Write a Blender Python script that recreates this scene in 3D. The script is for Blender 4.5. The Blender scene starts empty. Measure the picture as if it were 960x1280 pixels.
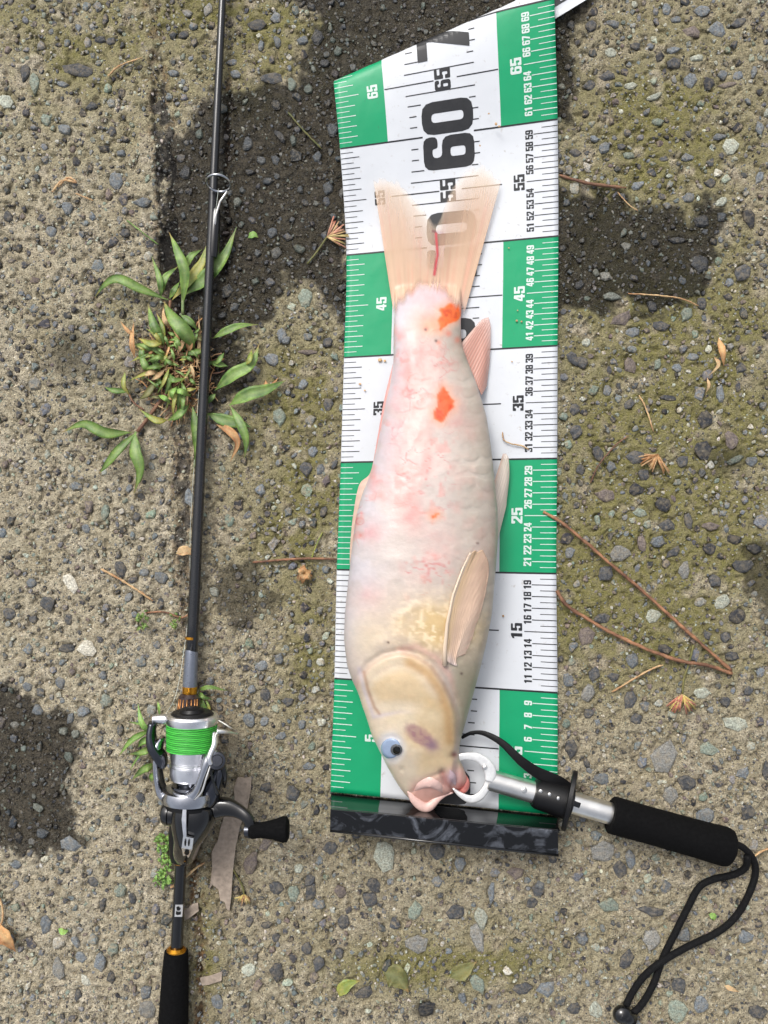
import bpy, math, random
import numpy as np
from mathutils import Vector, geometry

random.seed(7)
rng = np.random.default_rng(7)
R_ = math.radians
scene = bpy.context.scene

# ------------------------------------------------------------------ camera, sky, sun, exposure
H = 0.80                    # camera height in metres
S = 1 / 1420.0              # metres per photograph pixel at ground level
cam_d = bpy.data.cameras.new('camera')
cam = bpy.data.objects.new('camera', cam_d)
scene.collection.objects.link(cam)
cam.location = (0, 0, H)
cam_d.sensor_fit = 'VERTICAL'
cam_d.angle = 2 * math.atan(640 * S / H)
cam_d.clip_start = 0.01
cam_d.clip_end = 500
scene.camera = cam

SUN_EL, SUN_AZ = 52, 118     # azimuth counted counter-clockwise from +X: light comes from the upper left
world = bpy.data.worlds.new('World')
scene.world = world
world.use_nodes = True
wn = world.node_tree
for n in list(wn.nodes):
    wn.nodes.remove(n)
sky = wn.nodes.new('ShaderNodeTexSky')
sky.sky_type = 'NISHITA'
sky.sun_disc = False
sky.sun_elevation = R_(SUN_EL)
sky.sun_rotation = R_(90 - SUN_AZ)
sky.dust_density = 6.0
sky.ozone_density = 1.0
hs = wn.nodes.new('ShaderNodeHueSaturation')
hs.inputs['Saturation'].default_value = 0.38
bg = wn.nodes.new('ShaderNodeBackground')
bg.inputs['Strength'].default_value = 0.15
wo = wn.nodes.new('ShaderNodeOutputWorld')
wn.links.new(sky.outputs[0], hs.inputs['Color'])
wn.links.new(hs.outputs[0], bg.inputs[0])
wn.links.new(bg.outputs[0], wo.inputs[0])

sd = bpy.data.lights.new('sun', 'SUN')
sun = bpy.data.objects.new('sun', sd)
scene.collection.objects.link(sun)
sd.energy = 1.05
sd.angle = R_(18)
sd.color = (1.0, 0.99, 0.97)
sdir = Vector((math.cos(R_(SUN_AZ)) * math.cos(R_(SUN_EL)), math.sin(R_(SUN_AZ)) * math.cos(R_(SUN_EL)), math.sin(R_(SUN_EL))))
sun.rotation_euler = sdir.to_track_quat('Z', 'Y').to_euler()
sun.location = (-1, 2, 3)

scene.view_settings.view_transform = 'Standard'
scene.view_settings.look = 'None'
scene.view_settings.gamma = 1
scene.view_settings.exposure = 0.34
scene.cycles.max_bounces = 8
scene.cycles.transparent_max_bounces = 16

# ------------------------------------------------------------------ helpers
def lin(c):
    out = []
    for v in c[:3]:
        v = v / 255.0
        out.append(v / 12.92 if v <= 0.04045 else ((v + 0.055) / 1.055) ** 2.4)
    return tuple(out)

def linA(a):
    a = np.asarray(a, float) / 255.0
    return np.where(a <= 0.04045, a / 12.92, ((a + 0.055) / 1.055) ** 2.4)

def W(px, py, z=0.0):
    f = (H - z) / H
    return Vector(((px - 480) * S * f, (640 - py) * S * f, z))

def WA(px, py, z):
    f = (H - z) / H
    return np.stack([(px - 480) * S * f, (640 - py) * S * f, z + 0 * px], -1)

def L_(px, z=0.0):           # a photograph length at height z, in metres
    return px * S * (H - z) / H

_tab = rng.random((256, 256))
def vnoise(x, y, seed=0):
    x = x + seed * 17.31; y = y + seed * 9.77
    xi = np.floor(x).astype(int); yi = np.floor(y).astype(int)
    fx = x - xi; fy = y - yi
    fx = fx * fx * (3 - 2 * fx); fy = fy * fy * (3 - 2 * fy)
    a = _tab[xi & 255, yi & 255]; b = _tab[(xi + 1) & 255, yi & 255]
    c = _tab[xi & 255, (yi + 1) & 255]; d = _tab[(xi + 1) & 255, (yi + 1) & 255]
    return (a * (1 - fx) + b * fx) * (1 - fy) + (c * (1 - fx) + d * fx) * fy

def fbm(x, y, sc, oc=4, seed=0):
    s = 0; a = 1; t = 0
    for i in range(oc):
        s = s + a * vnoise(x / sc * 2 ** i, y / sc * 2 ** i, seed + i * 3)
        t += a; a *= 0.5
    return s / t

def sstep(a, b, x):
    t = np.clip((x - a) / (b - a), 0, 1)
    return t * t * (3 - 2 * t)

def seg_dist(px, py, pts, closed=False):
    pts = list(pts)
    if closed:
        pts = pts + [pts[0]]
    best = np.full(np.shape(px), 1e9)
    for (x0, y0), (x1, y1) in zip(pts[:-1], pts[1:]):
        dx, dy = x1 - x0, y1 - y0
        t = np.clip(((px - x0) * dx + (py - y0) * dy) / (dx * dx + dy * dy + 1e-9), 0, 1)
        best = np.minimum(best, np.hypot(px - x0 - t * dx, py - y0 - t * dy))
    return best

def inside(px, py, pts):
    r = np.zeros(np.shape(px), bool)
    n = len(pts)
    for i in range(n):
        x0, y0 = pts[i]; x1, y1 = pts[(i + 1) % n]
        if y0 == y1:
            continue
        c = ((y0 > py) != (y1 > py)) & (px < (x1 - x0) * (py - y0) / (y1 - y0) + x0)
        r ^= c
    return r

def sdf(px, py, pts):        # positive inside
    d = seg_dist(px, py, pts, True)
    return np.where(inside(px, py, pts), d, -d)

def cr(pts, n):
    """Catmull-Rom resampling of a list of tuples to n points."""
    P = np.array(pts, float)
    if len(P) == 2:
        t = np.linspace(0, 1, n)[:, None]
        return P[0] * (1 - t) + P[1] * t
    P = np.vstack([2 * P[0] - P[1], P, 2 * P[-1] - P[-2]])
    m = len(P) - 3
    t = np.linspace(0, m - 1e-9, n)
    i = t.astype(int); f = (t - i)[:, None]
    a, b, c, d = P[i], P[i + 1], P[i + 2], P[i + 3]
    return 0.5 * (2 * b + (c - a) * f + (2 * a - 5 * b + 4 * c - d) * f ** 2 + (3 * b - a - 3 * c + d) * f ** 3)

class MB:
    def __init__(self):
        self.v = []; self.f = []; self.m = []
    def add(self, vs, fs, mi=0):
        o = len(self.v)
        self.v.extend([tuple(v) for v in vs])
        self.f.extend([tuple(i + o for i in f) for f in fs])
        self.m.extend([mi] * len(fs))
    def build(self, name, mats, parent=None, smooth=True, bevel=0):
        me = bpy.data.meshes.new(name)
        me.from_pydata(self.v, [], self.f)
        if not isinstance(mats, (list, tuple)):
            mats = [mats]
        for m in mats:
            me.materials.append(m)
        me.polygons.foreach_set('material_index', self.m)
        me.polygons.foreach_set('use_smooth', [smooth] * len(self.f))
        me.update()
        o = bpy.data.objects.new(name, me)
        scene.collection.objects.link(o)
        if parent is not None:
            o.parent = parent
            o.matrix_parent_inverse = parent.matrix_basis.inverted()
        if bevel:
            b = o.modifiers.new('bevel', 'BEVEL'); b.width = bevel; b.segments = 2; b.limit_method = 'ANGLE'
        return o

def sweep(mb, path, rads, n=12, up=(0, 0, 1), e=2.0, cap=True, mi=0, closed=False):
    up = Vector(up)
    path = [Vector(p) for p in path]
    m = len(path)
    vs = []; fs = []
    for i, p in enumerate(path):
        if closed:
            t = path[(i + 1) % m] - path[i - 1]
        else:
            t = path[min(i + 1, m - 1)] - path[max(i - 1, 0)]
        t.normalize()
        s = t.cross(up)
        if s.length < 1e-4:
            s = t.cross(Vector((1, 0, 0)))
        s.normalize()
        u = s.cross(t)
        r = rads[i] if isinstance(rads, (list, tuple, np.ndarray)) else rads
        a, b = (r if isinstance(r, (tuple, list, np.ndarray)) else (r, r))
        for k in range(n):
            th = 2 * math.pi * (k + 0.5) / n
            c, q = math.cos(th), math.sin(th)
            vs.append(p + s * (a * math.copysign(abs(c) ** (2 / e), c)) + u * (b * math.copysign(abs(q) ** (2 / e), q)))
    rings = m if closed else m - 1
    for i in range(rings):
        j = (i + 1) % m
        for k in range(n):
            l = (k + 1) % n
            fs.append((i * n + k, i * n + l, j * n + l, j * n + k))
    if cap and not closed:
        vs.append(path[0]); vs.append(path[-1])
        a0, a1 = m * n, m * n + 1
        for k in range(n):
            l = (k + 1) % n
            fs.append((a0, l, k)); fs.append((a1, (m - 1) * n + k, (m - 1) * n + l))
    mb.add(vs, fs, mi)

def tube(name, path, rads, mat, parent=None, n=12, up=(0, 0, 1), e=2.0, smooth=True, closed=False):
    mb = MB(); sweep(mb, path, rads, n, up, e, True, 0, closed)
    return mb.build(name, mat, parent, smooth)

def lathe(mb, p0, p1, prof, n=32, mi=0):
    """prof: list of (t along p0->p1, radius)"""
    p0 = Vector(p0); p1 = Vector(p1)
    a = (p1 - p0).normalized()
    s = a.cross(Vector((0, 0, 1)))
    if s.length < 1e-4:
        s = Vector((1, 0, 0))
    s.normalize(); u = s.cross(a)
    vs = []; fs = []
    for t, r in prof:
        c = p0.lerp(p1, t)
        for k in range(n):
            th = 2 * math.pi * k / n
            vs.append(c + s * (r * math.cos(th)) + u * (r * math.sin(th)))
    m = len(prof)
    for i in range(m - 1):
        for k in range(n):
            l = (k + 1) % n
            fs.append((i * n + k, i * n + l, (i + 1) * n + l, (i + 1) * n + k))
    vs.append(p0.lerp(p1, prof[0][0])); vs.append(p0.lerp(p1, prof[-1][0]))
    for k in range(n):
        l = (k + 1) % n
        fs.append((m * n, l, k)); fs.append((m * n + 1, (m - 1) * n + k, (m - 1) * n + l))
    mb.add(vs, fs, mi)

def lathe_obj(name, p0, p1, prof, mat, parent, n=32, autosmooth=True):
    mb = MB(); lathe(mb, p0, p1, prof, n)
    o = mb.build(name, mat, parent, True)
    if autosmooth:
        split_sharp(o)
    return o

def split_sharp(o, ang=35):
    me = o.data
    try:
        me.set_sharp_from_angle(angle=R_(ang))
    except Exception:
        pass

def box_path(mb, quad, z0, z1, mi=0):
    """prism over a polygon of world xy points"""
    n = len(quad)
    vs = [(p[0], p[1], z0) for p in quad] + [(p[0], p[1], z1) for p in quad]
    fs = [tuple(range(n - 1, -1, -1)), tuple(range(n, 2 * n))]
    for i in range(n):
        j = (i + 1) % n
        fs.append((i, j, n + j, n + i))
    mb.add(vs, fs, mi)

def ball(mb, c, r, n=14, m=9, mi=0, sx=1, sy=1, sz=1):
    c = Vector(c); vs = []; fs = []
    for i in range(1, m):
        ph = math.pi * i / m
        for k in range(n):
            th = 2 * math.pi * k / n
            vs.append(c + Vector((r * sx * math.sin(ph) * math.cos(th), r * sy * math.sin(ph) * math.sin(th), r * sz * math.cos(ph))))
    for i in range(m - 2):
        for k in range(n):
            l = (k + 1) % n
            fs.append((i * n + k, (i + 1) * n + k, (i + 1) * n + l, i * n + l))
    vs.append(c + Vector((0, 0, r * sz))); vs.append(c - Vector((0, 0, r * sz)))
    t = (m - 1) * n
    for k in range(n):
        l = (k + 1) % n
        fs.append((t, k, l)); fs.append((t + 1, (m - 2) * n + l, (m - 2) * n + k))
    mb.add(vs, fs, mi)

def empty(name, loc, label, cat, group=None):
    o = bpy.data.objects.new(name, None)
    scene.collection.objects.link(o)
    o.location = loc
    o.empty_display_size = 0.02
    o['label'] = label; o['category'] = cat
    if group:
        o['group'] = group
    bpy.context.view_layer.update()
    return o

def tag(o, label, cat, group=None):
    o['label'] = label; o['category'] = cat
    if group:
        o['group'] = group
    return o

def setcol(o, cols, name='Col'):
    at = o.data.color_attributes.new(name, 'FLOAT_COLOR', 'POINT')
    at.data.foreach_set('color', np.ascontiguousarray(cols, dtype=np.float32).ravel())

# ------------------------------------------------------------------ materials
class NT:
    def __init__(self, name):
        self.mat = bpy.data.materials.new(name)
        self.mat.use_nodes = True
        self.t = self.mat.node_tree
        for n in list(self.t.nodes):
            self.t.nodes.remove(n)
        self.out = self.t.nodes.new('ShaderNodeOutputMaterial')
        self.p = self.t.nodes.new('ShaderNodeBsdfPrincipled')
        self.t.links.new(self.p.outputs[0], self.out.inputs[0])
        self.co = None
    def link(self, a, b):
        self.t.links.new(a, b)
    def coord(self):
        if self.co is None:
            self.co = self.t.nodes.new('ShaderNodeNewGeometry').outputs['Position']
        return self.co
    def noise(self, scale, detail=4, rough=0.55, vec=None, out=0, dist=0.0):
        n = self.t.nodes.new('ShaderNodeTexNoise')
        n.inputs['Scale'].default_value = scale; n.inputs['Detail'].default_value = detail
        n.inputs['Roughness'].default_value = rough; n.inputs['Distortion'].default_value = dist
        self.link(vec if vec is not None else self.coord(), n.inputs['Vector'])
        return n.outputs[out]
    def voro(self, scale, feature='F1', out='Color', vec=None):
        n = self.t.nodes.new('ShaderNodeTexVoronoi')
        n.feature = feature
        n.inputs['Scale'].default_value = scale
        self.link(vec if vec is not None else self.coord(), n.inputs['Vector'])
        return n.outputs[out]
    def ramp(self, fac, stops, interp='LINEAR'):
        n = self.t.nodes.new('ShaderNodeValToRGB')
        n.color_ramp.interpolation = interp
        e = n.color_ramp.elements
        while len(e) < len(stops):
            e.new(0.5)
        for i, (p, c) in enumerate(stops):
            e[i].position = p
            e[i].color = (c, c, c, 1) if isinstance(c, (int, float)) else tuple(c) + (1,)
        self.link(fac, n.inputs[0])
        return n.outputs[0]
    def mix(self, fac, a, b, mode='MIX'):
        n = self.t.nodes.new('ShaderNodeMix')
        n.data_type = 'RGBA'; n.blend_type = mode
        for s, v in ((0, fac), (6, a), (7, b)):
            if isinstance(v, (int, float)):
                n.inputs[s].default_value = v if s == 0 else (v, v, v, 1)
            elif isinstance(v, tuple):
                n.inputs[s].default_value = v + (1,)
            else:
                self.link(v, n.inputs[s])
        return n.outputs[2]
    def math(self, op, a, b=0.0, clamp=False):
        n = self.t.nodes.new('ShaderNodeMath'); n.operation = op; n.use_clamp = clamp
        for s, v in ((0, a), (1, b)):
            if isinstance(v, (int, float)):
                n.inputs[s].default_value = v
            else:
                self.link(v, n.inputs[s])
        return n.outputs[0]
    def attr(self, name):
        n = self.t.nodes.new('ShaderNodeAttribute'); n.attribute_name = name
        return n
    def bump(self, h, strength=0.5, dist=0.001):
        n = self.t.nodes.new('ShaderNodeBump')
        n.inputs['Strength'].default_value = strength
        n.inputs['Distance'].default_value = dist
        self.link(h, n.inputs['Height'])
        self.link(n.outputs[0], self.p.inputs['Normal'])
        return n
    def set(self, **kw):
        for k, v in kw.items():
            s = self.p.inputs[k.replace('_', ' ')]
            if isinstance(v, (int, float)):
                s.default_value = v
            elif isinstance(v, tuple):
                s.default_value = v + (1,) if len(v) == 3 else v
            else:
                self.link(v, s)
        return self

def simple(name, rgb, rough=0.5, metal=0.0, var=0.12, scale=300, bump=0.15, coat=0.0, spec=0.5, bdist=0.0004):
    n = NT(name)
    c = lin(rgb)
    nz = n.noise(scale, 4)
    f = n.ramp(nz, [(0.25, 1 - var), (0.75, 1 + var)])
    col = n.mix(1.0, c, f, 'MULTIPLY')
    n.set(Base_Color=col, Metallic=metal, Coat_Weight=coat)
    n.p.inputs['Specular IOR Level'].default_value = spec
    rr = n.ramp(n.noise(scale * 0.4, 3), [(0.3, max(0.02, rough * 0.8)), (0.7, min(1, rough * 1.2))])
    n.set(Roughness=rr)
    if bump:
        n.bump(nz, bump, bdist)
    return n.mat

# --- pavement material -------------------------------------------------------
g = NT('weathered_concrete')
mk = g.attr('mask')
sp = g.t.nodes.new('ShaderNodeSeparateColor')
g.link(mk.outputs['Color'], sp.inputs[0])
wet, moss, joint, debris = sp.outputs[0], sp.outputs[1], sp.outputs[2], mk.outputs['Alpha']  # wet also carries the painted shade beside the mat
n_big = g.noise(28, 3); n_mid = g.noise(190, 4, 0.65); n_fin = g.noise(900, 4, 0.7)
base = g.mix(g.ramp(n_mid, [(0.3, 0.0), (0.72, 1.0)]), lin((110, 101, 84)), lin((222, 210, 184)))
base = g.mix(g.ramp(n_big, [(0.3, 0.0), (0.75, 0.55)]), base, lin((162, 148, 120)))
vc = g.voro(560)
sv = g.t.nodes.new('ShaderNodeSeparateColor'); g.link(vc, sv.inputs[0])
vd = g.voro(560, out='Distance')
chip = g.ramp(vd, [(0.30, 1.0), (0.46, 0.0)])
chipc = g.ramp(sv.outputs[0], [(0.0, lin((66, 66, 66))), (0.24, lin((118, 116, 108))), (0.42, lin((150, 134, 108))), (0.78, lin((176, 158, 128))), (0.93, lin((240, 224, 186)))], 'CONSTANT')
chf = g.math('MULTIPLY', chip, g.ramp(sv.outputs[1], [(0.35, 0.0), (0.5, 0.75)]))
base = g.mix(chf, base, chipc)
base = g.mix(1.0, base, g.ramp(n_fin, [(0.28, 0.42), (0.72, 1.5)]), 'MULTIPLY')
gx_ = g.t.nodes.new('ShaderNodeSeparateXYZ'); g.link(g.coord(), gx_.inputs[0])
slab = g.t.nodes.new('ShaderNodeMapRange'); slab.inputs['From Min'].default_value = -0.172; slab.inputs['From Max'].default_value = -0.192
g.link(gx_.outputs[0], slab.inputs['Value'])
base = g.mix(slab.outputs[0], base, g.mix(1.0, base, (1.14, 1.15, 1.18), 'MULTIPLY'))
mf = g.math('MULTIPLY', moss, g.ramp(n_mid, [(0.28, 0.45), (0.6, 1.0)]), True)
base = g.mix(mf, base, g.mix(n_fin, lin((66, 66, 22)), lin((148, 142, 66))))
base = g.mix(debris, base, g.mix(g.ramp(n_mid, [(0.4, 0.0), (0.6, 1.0)]), lin((62, 44, 28)), lin((128, 96, 62))))
base = g.mix(joint, base, g.mix(n_fin, lin((46, 44, 42)), lin((98, 94, 90))))
base = g.mix(g.math('MULTIPLY', wet, 0.985), base, g.mix(1.0, base, g.mix(n_mid, (0.06, 0.059, 0.057), (0.20, 0.19, 0.18)), 'MULTIPLY'))
g.set(Base_Color=base, Roughness=g.ramp(wet, [(0.0, 0.9), (1.0, 0.2)]))
n_gr = g.noise(430, 5, 0.7)
bh = g.math('ADD', g.math('ADD', g.math('MULTIPLY', n_fin, 0.6), g.math('MULTIPLY', chf, 0.35)), n_gr)
g.bump(bh, 1.0, 0.0026)
M_GROUND = g.mat

def stone_mat(name, use_object):
    s = NT(name)
    if use_object:
        oi = s.t.nodes.new('ShaderNodeObjectInfo')
        col, w = oi.outputs['Color'], oi.outputs['Alpha']
    else:
        a = s.attr('Col'); col, w = a.outputs['Color'], a.outputs['Alpha']
    n1 = s.noise(700, 4, 0.7); n2 = s.noise(180, 3)
    c = s.mix(1.0, col, s.ramp(n1, [(0.32, 0.38), (0.7, 1.75)]), 'MULTIPLY')
    n3 = s.noise(330, 3, 0.6)
    c = s.mix(s.ramp(n2, [(0.48, 0.0), (0.8, 0.38)]), c, lin((150, 138, 112)))
    c = s.mix(s.ramp(n3, [(0.50, 0.0), (0.60, 0.25 if use_object else 0.6)]), c, s.mix(n1, lin((122, 108, 84)), lin((176, 160, 132))))
    c = s.mix(w, c, s.mix(1.0, c, (0.36, 0.37, 0.38), 'MULTIPLY'))
    s.set(Base_Color=c, Roughness=s.ramp(w, [(0.0, 0.72), (1.0, 0.2)]))
    s.bump(s.math('ADD', n1, n2), 0.8, 0.0013)
    return s.mat
M_STONE = stone_mat('embedded_stone', True)
M_STONES = stone_mat('embedded_small_stones', False)

M_WHITE = simple('mat_white_vinyl', (222, 224, 226), 0.42, var=0.035, scale=60, bump=0.05)
_w = NT('mat_white_vinyl_dusty')
d1 = _w.noise(220, 4, 0.6); d2 = _w.noise(30, 3)
df = _w.math('MULTIPLY', _w.ramp(d1, [(0.62, 0.0), (0.74, 1.0)]), _w.ramp(d2, [(0.38, 0.0), (0.66, 0.8)]))
_w.set(Base_Color=_w.mix(df, _w.mix(d2, lin((196, 199, 203)), lin((210, 213, 217))), lin((150, 138, 122))), Roughness=0.4)
_w.bump(_w.noise(22, 3), 0.35, 0.003)
M_WHITE = _w.mat
_w = NT('mat_green_print')
d1 = _w.noise(260, 4, 0.6); d2 = _w.noise(34, 3)
df = _w.math('MULTIPLY', _w.ramp(d1, [(0.63, 0.0), (0.75, 1.0)]), _w.ramp(d2, [(0.45, 0.0), (0.7, 0.5)]))
_w.set(Base_Color=_w.mix(df, _w.mix(d2, lin((0, 140, 92)), lin((2, 153, 101))), lin((60, 96, 74))), Roughness=0.38)
_w.bump(_w.noise(22, 3), 0.35, 0.003)
M_GREEN = _w.mat
M_INK = simple('black_ink', (30, 31, 34), 0.4, var=0.25, scale=500, bump=0.0)
M_INKW = simple('white_ink', (200, 212, 206), 0.4, var=0.04, bump=0.0)
M_BACKING = simple('mat_grey_backing', (150, 152, 154), 0.6)
_p = NT('black_acrylic_painted_reflection')
dn = _p.noise(26, 5, 0.6, dist=2.2)
dn2 = _p.noise(420, 3)
refl = _p.math('MULTIPLY', _p.ramp(dn, [(0.5, 0.0), (0.66, 1.0)]), _p.ramp(dn2, [(0.3, 0.5), (0.7, 1.0)]))  # wavy sky and tree reflection painted into the colour as pale smears
_p.set(Base_Color=_p.mix(refl, lin((13, 14, 16)), lin((92, 96, 104))), Roughness=_p.ramp(refl, [(0.0, 0.05), (1.0, 0.35)]))
M_ACRYL = _p.mat
M_ACRYL_CLEAN = simple('polished_black_acrylic', (14, 15, 16), 0.04, var=0.1, bump=0.0)
M_ACRYL_CLEAN.node_tree.nodes['Principled BSDF'].inputs['IOR'].default_value = 1.75

def skin_mat(name, rough, coat, sss, alpha=False, bmp=0.25):
    s = NT(name)
    a = s.attr('Col')
    n1 = s.noise(420, 4, 0.6)
    s.set(Base_Color=a.outputs['Color'], Roughness=rough, Coat_Weight=coat)
    s.p.inputs['Coat Roughness'].default_value = 0.14
    s.p.inputs['Subsurface Weight'].default_value = sss
    s.p.inputs['Subsurface Radius'].default_value = (1.0, 0.45, 0.3)
    s.p.inputs['Subsurface Scale'].default_value = 0.004
    if alpha:
        s.set(Alpha=a.outputs['Alpha'])
    s.bump(n1, bmp, 0.0004)
    return s.mat
M_FISH = skin_mat('wet_fish_skin', 0.48, 0.13, 0.12, bmp=0.7)
M_FIN = skin_mat('fin_membrane', 0.4, 0.3, 0.0, True, 0.1)
M_EYE = simple('cloudy_fish_eye', (150, 168, 196), 0.25, var=0.1, scale=150, coat=1.0)
M_IRIS = simple('speckled_iris_ring', (92, 94, 98), 0.3, var=0.9, scale=1500)
M_PUPIL = simple('black_pupil', (8, 8, 9), 0.06, bump=0)
M_LIP = simple('pink_lip_flesh', (210, 176, 166), 0.42, var=0.16, scale=220, coat=0.25, bump=0.3, bdist=0.001)
M_LIPSKIN = simple('pale_lip_skin', (192, 158, 130), 0.4, var=0.12, scale=160, coat=0.3, bump=0.3, bdist=0.001)
M_GUM = simple('red_gum_flesh', (176, 104, 96), 0.35, var=0.25, scale=260, coat=0.5, bump=0.3)
M_BLOOD = simple('dried_blood', (128, 30, 34), 0.35, var=0.3, coat=0.3)

M_STEEL = simple('brushed_steel', (240, 238, 233), 0.34, 1.0, var=0.12, scale=90, bump=0.05)
M_STEELMAT = simple('satin_jaw_steel', (236, 236, 234), 0.42, 0.6, var=0.12, scale=250, bump=0.1)
M_CHROME = simple('grey_chrome', (246, 246, 248), 0.3, 1.0, var=0.08, scale=200, bump=0.03)
M_GUNMETAL = simple('gunmetal', (84, 86, 92), 0.22, 1.0, var=0.12, scale=200, bump=0.03)
M_ROTOR = simple('dark_silver_paint', (186, 188, 194), 0.2, 1.0, var=0.08, scale=200, bump=0.03)
M_BLACKGLOSS = simple('black_gloss_plastic', (10, 10, 12), 0.16, var=0.2, coat=0.5, bump=0.02)
M_BLACK = simple('black_plastic', (12, 12, 14), 0.45, var=0.2, spec=0.3, bump=0.1)
M_FOAM = simple('black_foam', (9, 9, 10), 0.95, var=0.3, scale=900, spec=0.12, bump=0.5, bdist=0.0006)
M_CORD = simple('black_braided_cord', (9, 9, 11), 0.8, var=0.5, spec=0.25, scale=1400, bump=0.8, bdist=0.0008)
M_STRAP = simple('black_rubber_strap', (10, 10, 12), 0.55, var=0.15, spec=0.25)
M_BLANK = simple('black_rod_blank', (24, 25, 28), 0.28, var=0.15, coat=0.4, bump=0.02)
M_BLANKGREY = simple('grey_blue_blank', (112, 118, 130), 0.3, 0.5, var=0.1, coat=0.4, bump=0.02)
M_GOLD = simple('gold_anodised', (214, 150, 50), 0.28, 1.0, var=0.1)
M_COPPER = simple('copper_stripe', (158, 112, 70), 0.32, 0.9, var=0.15)
M_BROWNGLOSS = simple('dark_brown_gloss', (58, 44, 44), 0.2, 0.3, var=0.2, coat=0.5)
_l = NT('green_braided_line')
tc = _l.t.nodes.new('ShaderNodeTexWave'); tc.wave_type = 'BANDS'; tc.bands_direction = 'Y'
tc.inputs['Scale'].default_value = 190; tc.inputs['Distortion'].default_value = 2.0; tc.inputs['Detail'].default_value = 3
_l.link(_l.coord(), tc.inputs['Vector'])
_l.set(Base_Color=_l.mix(tc.outputs[0], lin((18, 110, 30)), lin((78, 196, 72))), Roughness=0.55)
_l.bump(tc.outputs[0], 0.5, 0.0004)
M_LINE = _l.mat
M_NYLON = simple('pale_line_strand', (190, 196, 186), 0.3)

def leaf_mat(name, a, b, rough=0.5):
    s = NT(name)
    n1 = s.noise(90, 3); n2 = s.noise(700, 3)
    c = s.mix(s.ramp(n1, [(0.35, 0.0), (0.68, 1.0)]), lin(a), lin(b))
    c = s.mix(1.0, c, s.ramp(n2, [(0.3, 0.82), (0.7, 1.15)]), 'MULTIPLY')
    a_ = s.attr('rib')
    sp_ = s.t.nodes.new('ShaderNodeSeparateColor'); s.link(a_.outputs['Color'], sp_.inputs[0])
    c = s.mix(s.math('MULTIPLY', sp_.outputs[0], 0.35), c, s.mix(0.5, c, (0.42, 0.46, 0.26)))
    c = s.mix(s.math('MULTIPLY', sp_.outputs[1], s.ramp(n1, [(0.4, 0.0), (0.6, 0.8)])), c, lin((150, 112, 70)))
    s.set(Base_Color=c, Roughness=rough)
    s.p.inputs['Subsurface Weight'].default_value = 0.12
    s.p.inputs['Subsurface Scale'].default_value = 0.002
    s.bump(n2, 0.35, 0.0005)
    return s.mat
M_LEAF = leaf_mat('green_leaf', (66, 98, 38), (122, 152, 72))
M_LEAFY = leaf_mat('yellowing_leaf', (104, 128, 52), (164, 156, 76))
M_LEAFB = leaf_mat('bright_green_leaf', (100, 140, 62), (138, 176, 86))
M_LEAFDRY = leaf_mat('dry_orange_leaf', (150, 104, 66), (206, 160, 108), 0.7)
M_LEAFOLIVE = leaf_mat('dead_olive_leaf', (82, 84, 42), (120, 116, 66), 0.6)
M_STEM = leaf_mat('brown_stem', (96, 66, 52), (132, 98, 72), 0.7)
M_STEMG = leaf_mat('pale_green_stem', (110, 132, 84), (140, 150, 100), 0.6)
M_STRAW = leaf_mat('dry_straw', (160, 124, 88), (206, 176, 132), 0.8)
M_TWIG = leaf_mat('red_brown_twig', (92, 62, 46), (168, 122, 88), 0.7)
M_WOOD = simple('weathered_grey_wood', (150, 136, 122), 0.85, var=0.3, scale=240, bump=0.8, bdist=0.001)
M_YELLOWF = leaf_mat('yellow_floret', (186, 164, 96), (214, 198, 146), 0.7)
M_PINKF = leaf_mat('pink_floret', (176, 112, 92), (204, 158, 132), 0.7)

# ------------------------------------------------------------------ the pavement
WET_SHADE = [
    [(205, 178), (232, 160), (258, 128), (275, 120), (300, 112), (330, 92), (362, 96), (388, 62), (396, 25), (340, -12), (310, -90),
     (760, -90), (720, 20), (720, 150), (600, 170), (470, 160), (436, 230), (438, 300), (440, 430), (404, 400), (388, 355), (356, 345), (350, 380),  # the strip right of the mat top is painted shade
     (318, 402), (300, 432), (318, 470), (300, 500), (262, 505), (240, 470), (214, 400), (203, 330), (196, 250)],
    [(660, 236), (745, 232), (784, 248), (830, 262), (872, 262), (902, 250), (908, 300), (892, 340), (880, 372), (845, 392), (800, 384), (760, 376), (720, 392), (660, 402)],
    [(-160, 880), (-20, 862), (36, 862), (58, 884), (98, 902), (104, 940), (92, 1000), (100, 1048), (62, 1068), (34, 1078), (0, 1062), (-160, 1040)],
    [(264, 706), (320, 694), (338, 724), (330, 770), (290, 788), (262, 760)],
    [(925, 690), (1000, 670), (1040, 760), (950, 792), (934, 750)],
]
JOINT = [(192, -400), (190, 0), (195, 60), (198, 130), (205, 200), (208, 260), (212, 330), (222, 450), (226, 540), (229, 600), (227, 690), (232, 760), (240, 860), (243, 960), (246, 1060), (248, 1150), (252, 1280), (262, 1800)]

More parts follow.
